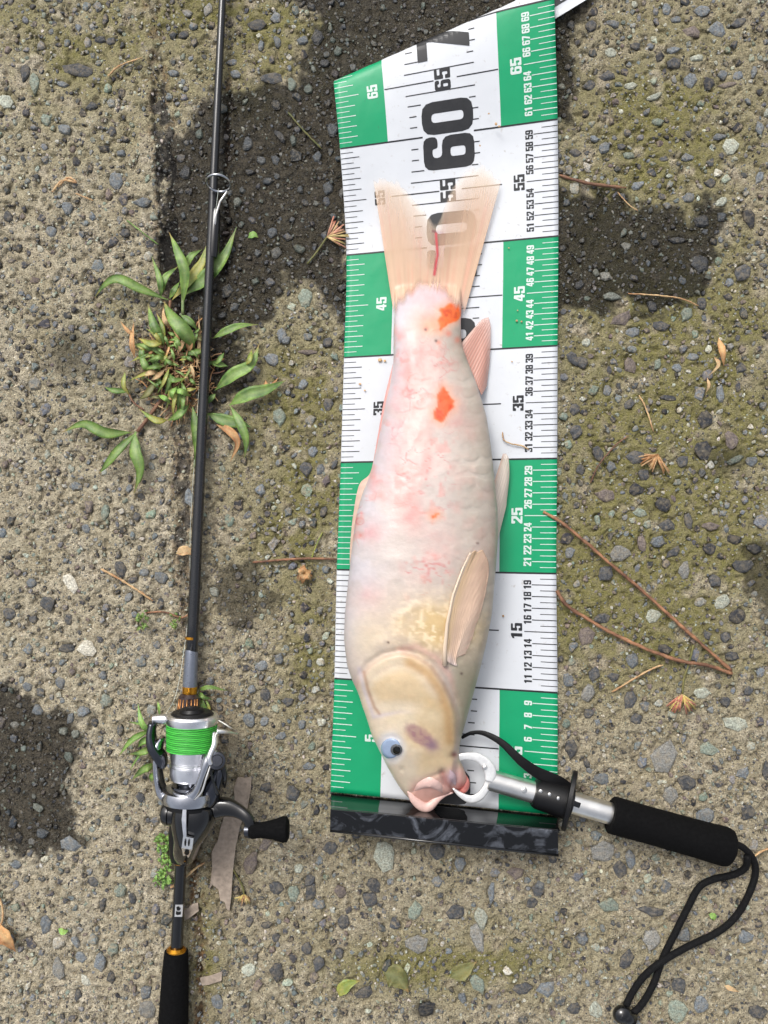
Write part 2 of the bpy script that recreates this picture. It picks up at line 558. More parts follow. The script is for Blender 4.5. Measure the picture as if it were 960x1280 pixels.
def masks(px, py):
    wx = px + 48 * (fbm(px, py, 44, 4, 1) - 0.5) + 30 * (fbm(px, py, 11, 4, 8) - 0.5)
    wy = py + 48 * (fbm(px, py, 44, 4, 2) - 0.5) + 30 * (fbm(px, py, 11, 4, 9) - 0.5)
    wet = np.zeros(px.shape)
    for k, poly in enumerate(WET_SHADE):
        wet = np.maximum(wet, sstep(-7, 7, sdf(wx, wy, poly)) * (1.0 if k < 3 else 0.75))
    n = fbm(px, py, 60, 4, 5)
    def blob(x, y, rx, ry, a):
        return a * np.exp(-(((px - x) / rx) ** 2 + ((py - y) / ry) ** 2))
    damp_shade = blob(90, 445, 52, 50, 0.5) + blob(200, 480, 60, 60, 0.35) + blob(905, 572, 42, 32, 0.5) + blob(790, 590, 30, 20, 0.3) \
        + blob(780, 940, 26, 22, 0.35) + blob(345, 470, 50, 60, 0.25) + blob(705, 70, 30, 120, 0.45) + blob(700, 500, 14, 400, 0.3) \
        + blob(530, 1262, 20, 14, 0.6) + blob(420, 1222, 30, 16, 0.3) + blob(290, 900, 18, 50, 0.25) + blob(840, 960, 14, 16, 0.2)  # the hollow near the bottom is painted dark here, not dug
    wet = np.clip(np.maximum(wet, sstep(0.16, 0.6, damp_shade * (0.5 + n)) * 0.75), 0, 1)  # damp spots plus shade painted along the mat's right edge
    moss = blob(820, 600, 200, 180, 0.8) + blob(790, 760, 150, 90, 0.75) + blob(330, 40, 110, 90, 0.7) + blob(60, 50, 190, 130, 0.6) \
        + blob(365, 560, 80, 180, 0.8) + blob(385, 830, 40, 70, 0.5) + blob(560, 1212, 140, 28, 0.6) + blob(800, 160, 190, 150, 0.7) + blob(860, 420, 130, 120, 0.7) \
        + blob(410, 980, 60, 60, 0.15) + blob(170, 430, 120, 90, 0.35) + blob(255, 1190, 20, 90, 0.6) + blob(620, 1180, 260, 60, 0.22) + 0.14
    moss = np.clip(1.25 * moss * (0.35 + 1.2 * n) * sstep(0.22, 0.6, fbm(px, py, 22, 3, 12) + 0.1), 0, 1) * 0.9
    jd = seg_dist(px + 16 * (fbm(px, py, 14, 4, 21) - 0.5), py, JOINT)
    jw = np.interp(py, [-100, 60, 95, 180, 300, 420, 520, 600, 700, 760, 1280], [4, 4, 8, 11, 12, 8, 7, 8, 6, 3, 2.5])
    jf = sstep(1.0, -1.0, jd - jw)
    joint = jf * sstep(0.36, 0.5, fbm(px, py, 10, 3, 24)) * np.interp(py, [0, 90, 110, 320, 340, 520, 540, 690, 720, 1280], [0.2, 0.4, 0.9, 0.9, 0.5, 0.4, 0.8, 0.8, 0.3, 0.2])
    crack = np.maximum(sstep(6, 1, seg_dist(px + 9 * (fbm(px, py, 12, 3, 31) - 0.5), py, [(288, 60), (284, 200), (282, 320), (280, 420)])) * sstep(60, 130, py),
                       0.9 * sstep(7, 1, seg_dist(px + 9 * (fbm(px, py, 12, 3, 33) - 0.5), py, [(236, 1040), (250, 1190), (248, 1290), (250, 1500)])))
    deb = np.clip(crack * 0.9 * (fbm(px, py, 6, 2, 41) > 0.42) + sstep(9, 3, np.abs(jd - jw)) * 0.5 * (fbm(px, py, 7, 2, 40) > 0.5), 0, 1)
    clump = blob(222, 455, 52, 62, 1.3) + blob(220, 330, 20, 60, 0.6)
    deb = np.clip(np.maximum(deb, sstep(0.25, 0.8, clump * (0.4 + n))) + blob(270, 900, 22, 46, 0.5) + blob(278, 1080, 22, 70, 0.3), 0, 1)
    groove = jf * np.interp(py, [0, 95, 110, 320, 420, 600, 700, 1280], [0.8, 1.6, 4.2, 4.4, 3.0, 2.2, 2.0, 1.8]) * 0.001 * (0.5 + fbm(px, py, 9, 2, 25)) + crack * 0.0016
    return wet, moss, joint, deb, groove

# --- stones placed by hand: x,y,rx,ry[,kind]; one very dark one stands in for a hollow
ST = """31,92,6,11,d;43,105,6,13,g;6,125,12,9,p;98,88,20,8,d;78,105,9,5;115,132,8,6,d;98,34,5,6;125,49,7,5;138,51,7,6,d;131,24,4,8,d;81,161,9,7;57,150,6,9,g;95,202,6,6,v;144,226,10,11;176,253,11,6;85,260,9,9;9,270,7,8,d;64,289,7,7;115,270,5,6;156,291,7,6,d;151,191,8,5;55,184,5,5;25,187,6,4;229,43,7,5;211,120,5,5;230,122,5,5;216,91,8,5;160,87,5,5,d;32,140,5,6,d;322,30,13,8;345,21,7,7;260,12,6,9,n;241,32,6,5;326,57,5,8;347,52,5,9;340,75,4,6;294,92,8,6;397,47,9,11,d;379,50,8,6;422,64,7,7,g;405,79,7,7,d;340,97,14,8,d;365,105,6,10,g;386,112,7,7,g;350,170,5,12,d;310,180,7,11;366,175,5,8,g;327,200,7,6;344,200,6,7;312,215,8,5;410,235,8,9;397,195,6,7;296,252,6,7,p;339,291,7,8;360,296,6,5;232,215,8,9,d;335,227,8,5;375,237,5,6;415,162,8,9;877,13,11,8;766,30,9,6;739,32,8,7,d;866,39,12,8,u;897,37,11,11;845,24,9,5;923,28,11,6;950,35,6,5;794,58,7,6,d;763,65,9,7,p;824,70,6,8,v;843,79,9,7,d;842,62,11,5;871,72,12,5,p;760,94,11,7;781,90,6,5;736,107,8,6,d;788,107,9,5,p;818,121,13,4,p;862,101,9,11;887,105,9,9,v;909,106,13,4,u;904,94,6,6;922,94,7,6;943,90,4,9;915,183,11,12,p;899,171,10,4;755,185,8,9;743,173,7,5;777,183,7,5,d;719,191,8,6,d;786,194,8,5,g;830,198,7,4;859,197,9,5;887,229,7,6;797,232,10,5;902,252,9,5,p;938,273,9,14,v;902,270,7,7;878,276,11,9,d;846,300,12,5,d;861,247,8,6;828,245,6,5;950,222,6,9;950,160,6,9;822,152,9,6,g;928,341,12,13,d;912,353,6,6;876,329,11,11,d;766,370,13,6,p;757,345,8,7,w;783,307,7,6,w;724,356,7,8;777,398,15,9,u;826,407,13,8;791,415,10,6;859,393,9,10,g;815,383,7,8,d;877,380,6,9,d;717,448,8,11,d;728,453,9,8,d;788,457,8,11,u;791,436,7,5;822,455,5,8,g;846,459,7,6;866,446,8,5;759,488,6,7;718,512,8,8,d;721,540,10,10,d;786,505,8,6,d;835,497,11,4;881,525,11,12,v;926,460,8,8;901,494,6,13;923,483,4,8,d;794,571,13,10,d;853,577,9,10,d;878,563,12,12,v;748,568,7,11,d;940,577,9,7;915,550,9,14,u;920,574,13,5,g;764,583,7,7;726,587,6,7;805,592,9,8,d;955,539,5,6;795,612,11,8,v;757,620,13,10,u;828,631,10,10,v;800,641,9,6,g;835,656,11,9,d;860,652,6,11,d;888,658,12,6,u;918,674,10,7,v;822,677,10,10;802,680,6,11,u;887,686,8,8,v;842,690,11,6,d;776,691,15,12,n;712,691,7,10;943,687,11,7,v;929,708,16,9,d;757,717,11,11,d;855,712,8,13,n;894,726,8,9;902,752,11,9,p;922,770,12,9,v;752,773,12,6,d;817,769,11,10,p;831,811,11,8,v;790,825,9,10;743,843,8,10,d;767,846,8,7,d;787,874,9,13,d;735,866,9,12,n;795,898,8,7,d;907,877,9,8,d;936,863,6,7;877,866,11,8,p;921,904,18,10,p;736,892,8,6,d;710,850,8,9;906,797,7,8,d;884,794,6,6,d;914,821,10,7,d;732,794,12,13,u;832,945,17,21,n;887,937,12,9,g;858,978,13,11,d;838,995,11,12,n;752,973,10,8;715,936,10,13;929,966,9,8;882,1020,13,10;754,1065,15,13,n;788,1075,7,13;775,1087,10,12;815,1139,18,7,d;763,1131,14,10,g;727,1173,9,9,d;783,1200,10,15,d;683,1236,12,11;846,1265,12,17,g;877,1256,10,13;947,1265,14,11,d;850,1233,9,10,d;718,1262,10,8,d;932,1172,11,8;855,1169,10,11;935,1017,9,10,d;958,962,5,12,d;674,1109,8,9;816,1175,14,14,n;744,1262,10,12,p;412,1060,10,9;481,1070,13,20,p;546,1066,12,11,d;467,1107,8,11,d;461,1124,10,9;388,1115,8,12,d;425,1115,8,9,u;429,1153,9,11,d;518,1139,11,14,g;570,1141,12,9;520,1182,16,14,n;596,1173,9,18,n;602,1150,8,14,p;576,1081,9,10;645,1091,11,9,u;614,1115,5,15;673,1113,8,8,d;665,1129,8,7;653,1236,13,8;598,1230,10,14,g;455,1242,13,9,d;532,1262,12,12,v;398,1206,7,10,d;425,1192,7,7,d;578,1248,6,9;728,1175,8,8;131,640,5,11,g;171,646,6,6;107,661,6,6;87,728,8,15,w;109,811,12,12,w;60,756,9,10;40,729,7,7;11,767,8,8,d;41,774,7,6,d;150,711,7,12;202,722,10,8;160,747,5,8;75,854,6,9;83,810,11,6,d;34,859,6,7;104,889,9,8;236,622,6,12;132,759,5,5;180,716,6,6;85,775,5,8;128,844,6,6;47,888,7,8;19,906,6,5,p;79,914,8,6,p;94,917,6,6,p;88,898,5,8;86,947,5,9,g;48,1010,8,5,p;52,1042,9,9;89,1056,13,10;56,1074,6,5,w;39,1052,5,5,p;175,997,6,7;56,1155,8,13;94,1177,5,9;72,1210,9,16,n;101,1196,9,8;125,1203,8,12;183,1263,11,13,n;166,1124,6,8;128,1130,5,10;139,1222,6,8;116,1103,7,7;97,1244,5,8;20,1081,7,6;170,1056,7,6;313,1078,10,17,u;345,1110,9,9,d;366,1117,8,10,g;387,1100,7,9,d;373,1086,7,8,p;345,1214,10,13;383,1185,8,9,d;306,1175,6,5,d;319,1197,4,6,d;333,1156,8,5,d;311,1212,10,8,p;271,1253,8,10;182,1240,8,9;344,1172,6,6,d;311,901,7,11;330,902,6,8;360,877,8,7,d;345,886,5,6,p;365,992,10,10,d;331,869,8,8;377,906,6,8;332,984,8,7,d;327,833,8,8;349,825,7,8;351,921,8,6;387,958,8,5;314,862,6,6;382,372,9,12,g;409,428,7,8,d;411,506,8,9,d;357,425,7,7;379,480,6,8;383,587,8,9,d;400,586,6,8;352,420,6,9;350,521,10,12,g;404,640,5,9,d;360,640,5,7;378,655,5,6;392,653,5,6;390,565,7,8;340,450,8,10;385,440,14,3,u"""
stones = []
for row in ST.replace('\n', '').split(';'):
    f = row.split(',')
    stones.append((float(f[0]), float(f[1]), float(f[2]), float(f[3]), f[4] if len(f) > 4 else random.choice('bbbd')))
PAL = {'d': (66, 68, 71), 'v': (40, 42, 47), 'b': (102, 108, 112), 'g': (118, 128, 116), 'p': (158, 162, 148), 'w': (182, 178, 164), 'u': (102, 92, 88), 'n': (122, 122, 118)}

# occupancy raster (2 px cells) over the extended area
X0, X1, Y0, Y1 = -330, 1290, -300, 1580
occ = np.zeros(((Y1 - Y0) // 2, (X1 - X0) // 2), bool)
def stamp(x, y, r, test):
    i0 = int((y - Y0 - r) / 2); i1 = int((y - Y0 + r) / 2) + 1
    j0 = int((x - X0 - r) / 2); j1 = int((x - X0 + r) / 2) + 1
    i0 = max(i0, 0); j0 = max(j0, 0)
    sub = occ[i0:i1, j0:j1]
    if sub.size == 0:
        return False
    ii, jj = np.mgrid[i0:i0 + sub.shape[0], j0:j0 + sub.shape[1]]
    m = ((ii * 2 + 1 + Y0 - y) ** 2 + (jj * 2 + 1 + X0 - x) ** 2) < r * r
    if test and (sub & m).any():
        return False
    sub |= m
    return True
for (x, y, rx, ry, k) in stones:
    stamp(x, y, max(rx, ry) * 0.95 + 0.5, False)
jx = lambda y: np.interp(y, [p[1] for p in JOINT], [p[0] for p in JOINT])
mid = []
for i in range(26000):
    x = random.uniform(X0, X1); y = random.uniform(Y0, Y1)
    r = 2.3 + min(random.expovariate(1 / 1.9), 7.0)
    if abs(x - jx(y)) < 11 + r and y < 1300:
        continue
    if stamp(x, y, r * 1.02, True):
        asp = random.uniform(0.6, 1.0)
        k = random.choices('dvbgpwun', (28, 10, 28, 13, 6, 1, 8, 10))[0]
        ang = random.gauss(1.3, 0.7)
        mid.append((x, y, r, r * asp, k, ang))
# --- heights
xs = np.concatenate([-np.geomspace(40, 0.82, 9), np.arange(-0.80, -0.371, 0.006), np.arange(-0.365, 0.3651, 0.0011), np.arange(0.371, 0.801, 0.006), np.geomspace(0.82, 40, 9)])
ys = np.concatenate([-np.geomspace(40, 0.92, 9), np.arange(-0.90, -0.476, 0.006), np.arange(-0.470, 0.4701, 0.0011), np.arange(0.476, 0.901, 0.006), np.geomspace(0.92, 40, 9)])
GX, GY = np.meshgrid(xs, ys)
PX = GX / S + 480; PY = 640 - GY / S
wet, moss, joint, deb, groove = masks(PX, PY)
def low_h(px, py):
    return 0.0011 * (fbm(px, py, 130, 3, 50) - 0.5)
near = np.exp(-np.maximum(0, np.hypot(GX, GY) - 0.7) * 4)
hgt = low_h(PX, PY)
rough_a = 1 - 0.35 * wet
hgt = hgt + rough_a * 0.0022 * (fbm(PX, PY, 11, 4, 60) - 0.5)
pit = fbm(PX, PY, 6.5, 2, 70)
hgt = hgt - rough_a * 0.0024 * sstep(0.57, 0.72, pit) + 0.0003 * sstep(0.5, 0.3, pit)
hgt = hgt - groove
hgt = hgt - deb * 0.0005
i_x0 = np.searchsorted(xs, -0.365); i_y0 = np.searchsorted(ys, -0.470)
def moat(x, y, rx, ry, ang):
    wx, wy = (x - 480) * S, (640 - y) * S
    r = max(rx, ry) * S
    a0 = np.searchsorted(xs, wx - r * 1.5); a1 = np.searchsorted(xs, wx + r * 1.5)
    b0 = np.searchsorted(ys, wy - r * 1.5); b1 = np.searchsorted(ys, wy + r * 1.5)
    if a1 - a0 < 3 or b1 - b0 < 3:
        return
    dx = GX[b0:b1, a0:a1] - wx; dy = GY[b0:b1, a0:a1] - wy
    c, s = math.cos(ang), math.sin(ang)
    u = (dx * c + dy * s) / (rx * S); v = (-dx * s + dy * c) / (ry * S)
    d = np.sqrt(u * u + v * v)
    hgt[b0:b1, a0:a1] -= 0.0009 * np.exp(-((d - 1.05) / 0.14) ** 2) + 0.0012 * sstep(1.0, 0.8, d)
hand = []
for (x, y, rx, ry, k) in stones:
    if rx > ry:
        hand.append((x, y, rx, ry, k, random.gauss(0, 0.25)))
    else:
        hand.append((x, y, ry, rx, k, math.pi / 2 + random.gauss(0, 0.25)))
for s_ in hand + [m for m in mid if m[2] > 3.2]:
    moat(s_[0], s_[1], s_[2], s_[3], s_[5])
hgt = hgt * near
nx, ny = len(xs), len(ys)
V = np.stack([GX, GY, hgt], -1).reshape(-1, 3)
idx = np.arange(nx * ny).reshape(ny, nx)
quads = np.stack([idx[:-1, :-1], idx[:-1, 1:], idx[1:, 1:], idx[1:, :-1]], -1).reshape(-1, 4)

def np_mesh(name, V, F, mat, smooth=True, parent=None):
    me = bpy.data.meshes.new(name)
    nv, nf, k = len(V), len(F), F.shape[1]
    me.vertices.add(nv); me.vertices.foreach_set('co', np.ascontiguousarray(V, dtype=np.float32).ravel())
    me.loops.add(nf * k); me.loops.foreach_set('vertex_index', np.ascontiguousarray(F, dtype=np.int32).ravel())
    me.polygons.add(nf); me.polygons.foreach_set('loop_start', np.arange(0, nf * k, k, dtype=np.int32))
    me.polygons.foreach_set('use_smooth', np.full(nf, smooth))
    for m in (mat if isinstance(mat, (list, tuple)) else [mat]):
        me.materials.append(m)
    me.update(calc_edges=True)
    o = bpy.data.objects.new(name, me)
    scene.collection.objects.link(o)
    if parent is not None:
        o.parent = parent
        o.matrix_parent_inverse = parent.matrix_basis.inverted()
    return o
pave = np_mesh('pavement', V, quads, M_GROUND)
pave['kind'] = 'structure'
setcol(pave, np.stack([wet, moss, joint, deb], -1).reshape(-1, 4), 'mask')

def stone_arrays(n, rg, jag):
    """unit stone templates: rim (below ground), shoulder, top ring, centre"""
    th = np.linspace(0, 2 * math.pi, n, endpoint=False)
    return th

def stones_mesh(name, lst, n, proud, parent):
    lst = [s for s in lst]
    m = len(lst)
    A = np.array([(s[0], s[1], s[2], s[3], s[5]) for s in lst])
    wx = (A[:, 0] - 480) * S; wy = (640 - A[:, 1]) * S
    th = np.linspace(0, 2 * math.pi, n, endpoint=False)[None, :] + rng.uniform(-0.25, 0.25, (m, n)) + rng.uniform(0, 6, (m, 1))
    rad = rng.uniform(0.66, 1.2, (m, n))
    z0 = low_h(A[:, 0], A[:, 1])[:, None]
    pr = (proud * (0.5 + rng.random(m)) * np.clip(A[:, 2] / 5, 0.4, 1.4))[:, None]
    tilt = rng.uniform(-0.25, 0.25, (m, 2))
    rings = []
    for sc, dz in ((1.0, -0.0016), (0.93, 0.15), (0.62, 1.0)):
        r = rad * sc * (1 if sc > 0.9 else rng.uniform(0.85, 1.15, (m, n)))
        lx = r * np.cos(th) * A[:, 2:3] * S; ly = r * np.sin(th) * A[:, 3:4] * S
        c = np.cos(A[:, 4:5]); s = np.sin(A[:, 4:5])
        x = wx[:, None] + lx * c - ly * s; y = wy[:, None] + lx * s + ly * c
        z = z0 + (dz if dz < 0 else pr * dz + (lx * tilt[:, :1] + ly * tilt[:, 1:]) * (0.6 if dz > .5 else 0))
        rings.append(np.stack([x, y, z + 0 * x], -1))
    ctr = np.stack([wx, wy, z0[:, 0] + pr[:, 0] * 1.08], -1)[:, None, :]
    VV = np.concatenate(rings + [ctr], 1)          # m, 3n+1, 3
    T = []
    for k in range(n):
        l = (k + 1) % n
        for a in (0, n):
            T.append((a + k, a + l, a + n + l)); T.append((a + k, a + n + l, a + n + k))
        T.append((2 * n + k, 2 * n + l, 3 * n))
    T = np.array(T)
    F = (T[None] + (np.arange(m) * (3 * n + 1))[:, None, None]).reshape(-1, 3)
    o = np_mesh(name, VV.reshape(-1, 3), F, M_STONES, False, parent)
    pal = np.array([linA(PAL[s[4]]) for s in lst]) * rng.uniform(0.75, 1.25, (m, 1)) * rng.uniform(0.94, 1.06, (m, 3))
    wv = masks(A[:, 0], A[:, 1])[0]
    cols = np.concatenate([pal, wv[:, None]], 1)
    setcol(o, np.repeat(cols, 3 * n + 1, 0))
    return o

# individual stones: shared templates, own colour
templates = []
for t in range(30):
    n = random.choice((6, 7, 7, 8, 9))
    vs = []; 
    th0 = random.uniform(0, 6)
    ths = [th0 + 2 * math.pi * (k + random.uniform(-0.28, 0.28)) / n for k in range(n)]
    rr = [random.uniform(0.72, 1.2) for k in range(n)]
    tx, ty = random.uniform(-0.25, 0.25), random.uniform(-0.25, 0.25)
    for sc, z in ((1.0, -1.6), (0.95, 0.1), (0.7, 0.85)):
        for k in range(n):
            r = rr[k] * sc * (1 if sc > 0.9 else random.uniform(0.85, 1.12))
            x, y = r * math.cos(ths[k]), r * math.sin(ths[k])
            vs.append((x, y, z + (tx * x + ty * y if z > 0.5 else 0) + (random.uniform(-0.12, 0.12) if z > 0.5 else 0)))
    vs.append((random.uniform(-0.2, 0.2), random.uniform(-0.2, 0.2), 1.0))
    fs = []
    for k in range(n):
        l = (k + 1) % n
        for a in (0, n):
            fs.append((a + k, a + l, a + n + l, a + n + k))
        fs.append((2 * n + k, 2 * n + l, 3 * n))
    me = bpy.data.meshes.new('stone')
    me.from_pydata(vs, [], fs)
    me.materials.append(M_STONE)
    me.update()
    templates.append(me)
def visible_area(x, y):
    return -10 < x < 970 and -10 < y < 1290 and not (436 < x < 694 and y > 110 and y < 1020)
hand.sort(key=lambda s: -s[2] * s[3])
parts_st = [s for s in hand if visible_area(s[0], s[1])][:298]
rest_hand = [s for s in hand if s not in parts_st]
HX = np.array([s[0] for s in parts_st]); HY = np.array([s[1] for s in parts_st])
wv = masks(HX, HY)[0]; lh = low_h(HX, HY)
for i, s in enumerate(parts_st):
    o = bpy.data.objects.new('stone', random.choice(templates))
    scene.collection.objects.link(o)
    o.parent = pave
    w = W(s[0], s[1])
    o.location = (w.x, w.y, lh[i])
    o.rotation_euler = (0, 0, s[5])
    o.scale = (s[2] * S, s[3] * S, random.uniform(0.0006, 0.0013) * min(1.3, s[2] / 8 + 0.3))
    c = lin(PAL[s[4]]); q = random.uniform(0.8, 1.2)
    o.color = (c[0] * q, c[1] * q, c[2] * q, float(wv[i]))
o = stones_mesh('small_stones', rest_hand + mid, 8, 0.0008, pave)
o['kind'] = 'stuff'
# grit
NG = 90000
gx = rng.uniform(X0 + 4, X1 - 4, NG); gy = rng.uniform(Y0 + 4, Y1 - 4, NG)
ok = ~occ[((gy - Y0) / 2).astype(int), ((gx - X0) / 2).astype(int)]
gx, gy = gx[ok], gy[ok]
gr = 0.8 + np.minimum(rng.exponential(0.75, len(gx)), 2.4)
kinds = rng.choice(list('dvbgpwun'), len(gx), p=[.16, .08, .12, .1, .14, .12, .12, .16])
o = stones_mesh('grit', [(gx[i], gy[i], gr[i], gr[i] * rng.uniform(.5, 1), kinds[i], rng.uniform(0, 3)) for i in range(len(gx))], 5, 0.0007, pave)
o['kind'] = 'stuff'

# ------------------------------------------------------------------ the measuring mat
TV = [0, 10, 20, 30, 40, 50, 60, 70, 80]
TLx = [413, 418, 421, 426, 430, 433, 425, 413, 404]; TLy = [990, 848, 712, 578, 447, 319, 186, 62, -58]
TRx = [697, 697, 695.5, 696.5, 697, 698, 697, 693, 690]; TRy = [1019, 866, 717, 573, 432, 295, 149, -2, -150]
def ctab(tab, v):
    return float(np.interp(v, TV, tab))
_vv = np.linspace(0, 80, 161)
def _sm(tab):
    c = cr([(t,) for t in tab], 161)[:, 0]
    return c
SLx, SLy, SRx, SRy = _sm(TLx), _sm(TLy), _sm(TRx), _sm(TRy)
A0 = np.array((418.0, 100.0)); A1 = np.array((640.0, 2.0))
cd = (A1 - A0) / np.linalg.norm(A1 - A0)
cn = np.array((cd[1], -cd[0]))       # px space, pointing to the upper left
if cn[1] > 0:
    cn = -cn
ZC, RR = 0.0185, 0.0078
SH = 8.0
def mat_pt(u, v):
    lx = np.interp(v, _vv, SLx); ly = np.interp(v, _vv, SLy); rx = np.interp(v, _vv, SRx); ry = np.interp(v, _vv, SRy)
    t = u / 20.0
    px = lx + (rx - lx) * t; py = ly + (ry - ly) * t
    d = (px - A0[0]) * cn[0] + (py - A0[1]) * cn[1] + SH
    if d <= 0:
        s = min(1, max(0, 1 + d / 190.0)); s = s * s * (3 - 2 * s)
        z = 0.0026 + (ZC - 0.0026) * s
        return W(px, py, z)
    q = W(px - d * cn[0], py - d * cn[1], ZC)
    dm = d * S * (H - ZC) / H
    nw = Vector((cn[0], -cn[1], 0))
    ph = dm / RR
    if ph < math.pi:
        return Vector((q.x + nw.x * RR * math.sin(ph), q.y + nw.y * RR * math.sin(ph), ZC - RR * (1 - math.cos(ph))))
    b = dm - math.pi * RR
    return Vector((q.x - nw.x * b, q.y - nw.y * b, ZC - 2 * RR))
def mat_at(u, v, off=0.0):
    p = mat_pt(u, v)
    if off == 0:
        return p
    e = 0.05
    n = (mat_pt(u + e, v) - mat_pt(u - e, v)).cross(mat_pt(u, v + e) - mat_pt(u, v - e)).normalized()
    return p + n * off

mat_e = empty('measuring_mat', W(556, 640, 0), 'long green and white fish measuring mat with big black numerals lying under the pale fish', 'measuring mat')
us = list(np.linspace(0, 4.4, 9)) + list(np.linspace(4.4, 14.8, 21))[1:] + list(np.linspace(14.8, 20, 11))[1:]
vs_ = [i * 0.5 for i in range(0, 161)]
mb = MB()
nu, nv = len(us), len(vs_)
top = [mat_at(u, v, 0.0) for v in vs_ for u in us]
bot = [mat_at(u, v, -0.0009) for v in vs_ for u in us]
mb.v = [tuple(p) for p in top + bot]
off = nu * nv
def tucked(j, i):
    u, v = us[i], vs_[j]
    px = np.interp(v, _vv, SLx) * (1 - u / 20) + np.interp(v, _vv, SRx) * u / 20
    py = np.interp(v, _vv, SLy) * (1 - u / 20) + np.interp(v, _vv, SRy) * u / 20
    d = (px - A0[0]) * cn[0] + (py - A0[1]) * cn[1] + SH
    return d * S > 2.7 * RR
for j in range(nv - 1):
    for i in range(nu - 1):
        a = j * nu + i
        if tucked(j, i) and tucked(j + 1, i + 1):
            continue
        green = (int(vs_[j] // 10) % 2 == 0) and (i < 8 or i >= 28)
        mb.f.append((a, a + 1, a + nu + 1, a + nu)); mb.m.append(1 if green else 0)
        mb.f.append((off + a, off + a + nu, off + a + nu + 1, off + a + 1)); mb.m.append(2)
for j in range(nv - 1):
    for i in (0, nu - 1):
        a = j * nu + i; b = a + nu
        if tucked(j, i):
            continue
        mb.f.append((a, b, off + b, off + a) if i == 0 else (b, a, off + a, off + b)); mb.m.append(2)
for i in range(nu - 1):
    for j in (0,):
        a = j * nu + i
        mb.f.append((a + 1, a, off + a, off + a + 1) if j == 0 else (a, a + 1, off + a + 1, off + a)); mb.m.append(2)
sheet = mb.build('sheet', [M_WHITE, M_GREEN, M_BACKING], mat_e)

ink = MB(); inkn = MB()      # ticks / numerals, material 0 black 1 white
OFF = 0.00018
def bar(u0, u1, v, w, mi, mbb=None):
    n = max(1, int(abs(u1 - u0) / 0.8))
    mbb = mbb or ink
    vs = []; fs = []
    for k in range(n + 1):
        u = u0 + (u1 - u0) * k / n
        vs.append(mat_at(u, v - w / 2, OFF)); vs.append(mat_at(u, v + w / 2, OFF))
    for k in range(n):
        fs.append((2 * k, 2 * k + 2, 2 * k + 3, 2 * k + 1))
    mbb.add(vs, fs, mi)
def roundp(pts, r):
    out = []
    n = len(pts)
    for i in range(n):
        p0 = np.array(pts[i - 1], float); p = np.array(pts[i], float); p1 = np.array(pts[(i + 1) % n], float)
        a = p0 - p; b = p1 - p
        la, lb = np.linalg.norm(a), np.linalg.norm(b)
        q = min(r, la * 0.48, lb * 0.48)
        s = p + a / la * q; e = p + b / lb * q
        for t in (0, 0.33, 0.67, 1):
            out.append(tuple(s * (1 - t) ** 2 + p * 2 * t * (1 - t) + e * t * t))
    return out
_o = [(0, 0), (1, 0), (1, 1.7), (0, 1.7)]
GL = {
    '0': [(_o, .38), ([(.36, .32), (.64, .32), (.64, 1.38), (.36, 1.38)], .12)],
    '1': [([(.36, 0), (.78, 0), (.78, 1.7), (.48, 1.7), (.12, 1.45), (.12, 1.15), (.36, 1.28)], .03)],
    '2': [([(0, 0), (1, 0), (1, .3), (.46, .3), (1, .95), (1, 1.7), (0, 1.7), (0, 1.12), (.36, 1.12), (.36, 1.4), (.64, 1.4), (.64, 1.05), (0, .32)], .1)],
    '3': [([(0, 0), (1, 0), (1, .76), (.9, .87), (1, .98), (1, 1.7), (0, 1.7), (0, 1.18), (.36, 1.18), (.36, 1.4), (.64, 1.4), (.64, 1.02), (.42, 1.02), (.42, .72), (.64, .72), (.64, .3), (.36, .3), (.36, .52), (0, .52)], .1)],
    '4': [([(.5, 0), (.86, 0), (.86, .34), (1, .34), (1, .62), (.86, .62), (.86, 1.7), (.42, 1.7), (0, .64), (0, .34), (.5, .34)], .03), ([(.3, .62), (.5, .62), (.5, 1.2)], .01)],
    '5': [([(0, 0), (1, 0), (1, 1.12), (.36, 1.12), (.36, 1.4), (.94, 1.4), (.94, 1.7), (0, 1.7), (0, .76), (.36, .76), (.40, .84), (.64, .84), (.64, .3), (.36, .3), (.36, .56), (0, .56)], .1)],
    '6': [([(0, 0), (1, 0), (1, 1.08), (.36, 1.08), (.36, 1.4), (.64, 1.4), (.64, 1.22), (1, 1.22), (1, 1.7), (0, 1.7)], .3), ([(.36, .3), (.64, .3), (.64, .8), (.36, .8)], .1)],
    '7': [([(.2, 0), (.6, 0), (1, 1.35), (1, 1.7), (0, 1.7), (0, 1.38), (.6, 1.38)], .03)],
    '8': [([(0, 0), (1, 0), (1, .76), (.93, .87), (1, .98), (1, 1.7), (0, 1.7), (0, .98), (.07, .87), (0, .76)], .2), ([(.36, .28), (.64, .28), (.64, .72), (.36, .72)], .1), ([(.36, 1.0), (.64, 1.0), (.64, 1.42), (.36, 1.42)], .1)],
}
GL['9'] = [([(1 - x, 1.7 - y) for x, y in p], r) for p, r in GL['6']]
def glyph_tris(ch, sub):
    loops = [roundp(p, r) for p, r in GL[ch]]
    vecs = [[Vector((x, y, 0)) for x, y in lp] for lp in loops]
    flat = [p for lp in loops for p in lp]
    tris = [tuple(flat[i] for i in t) for t in geometry.tessellate_polygon(vecs)]
    for _ in range(sub):
        nt = []
        for a, b, c in tris:
            ab = ((a[0] + b[0]) / 2, (a[1] + b[1]) / 2); bc = ((b[0] + c[0]) / 2, (b[1] + c[1]) / 2); ca = ((c[0] + a[0]) / 2, (c[1] + a[1]) / 2)
            nt += [(a, ab, ca), (ab, b, bc), (ca, bc, c), (ab, bc, ca)]
        tris = nt
    return tris
_gc = {}
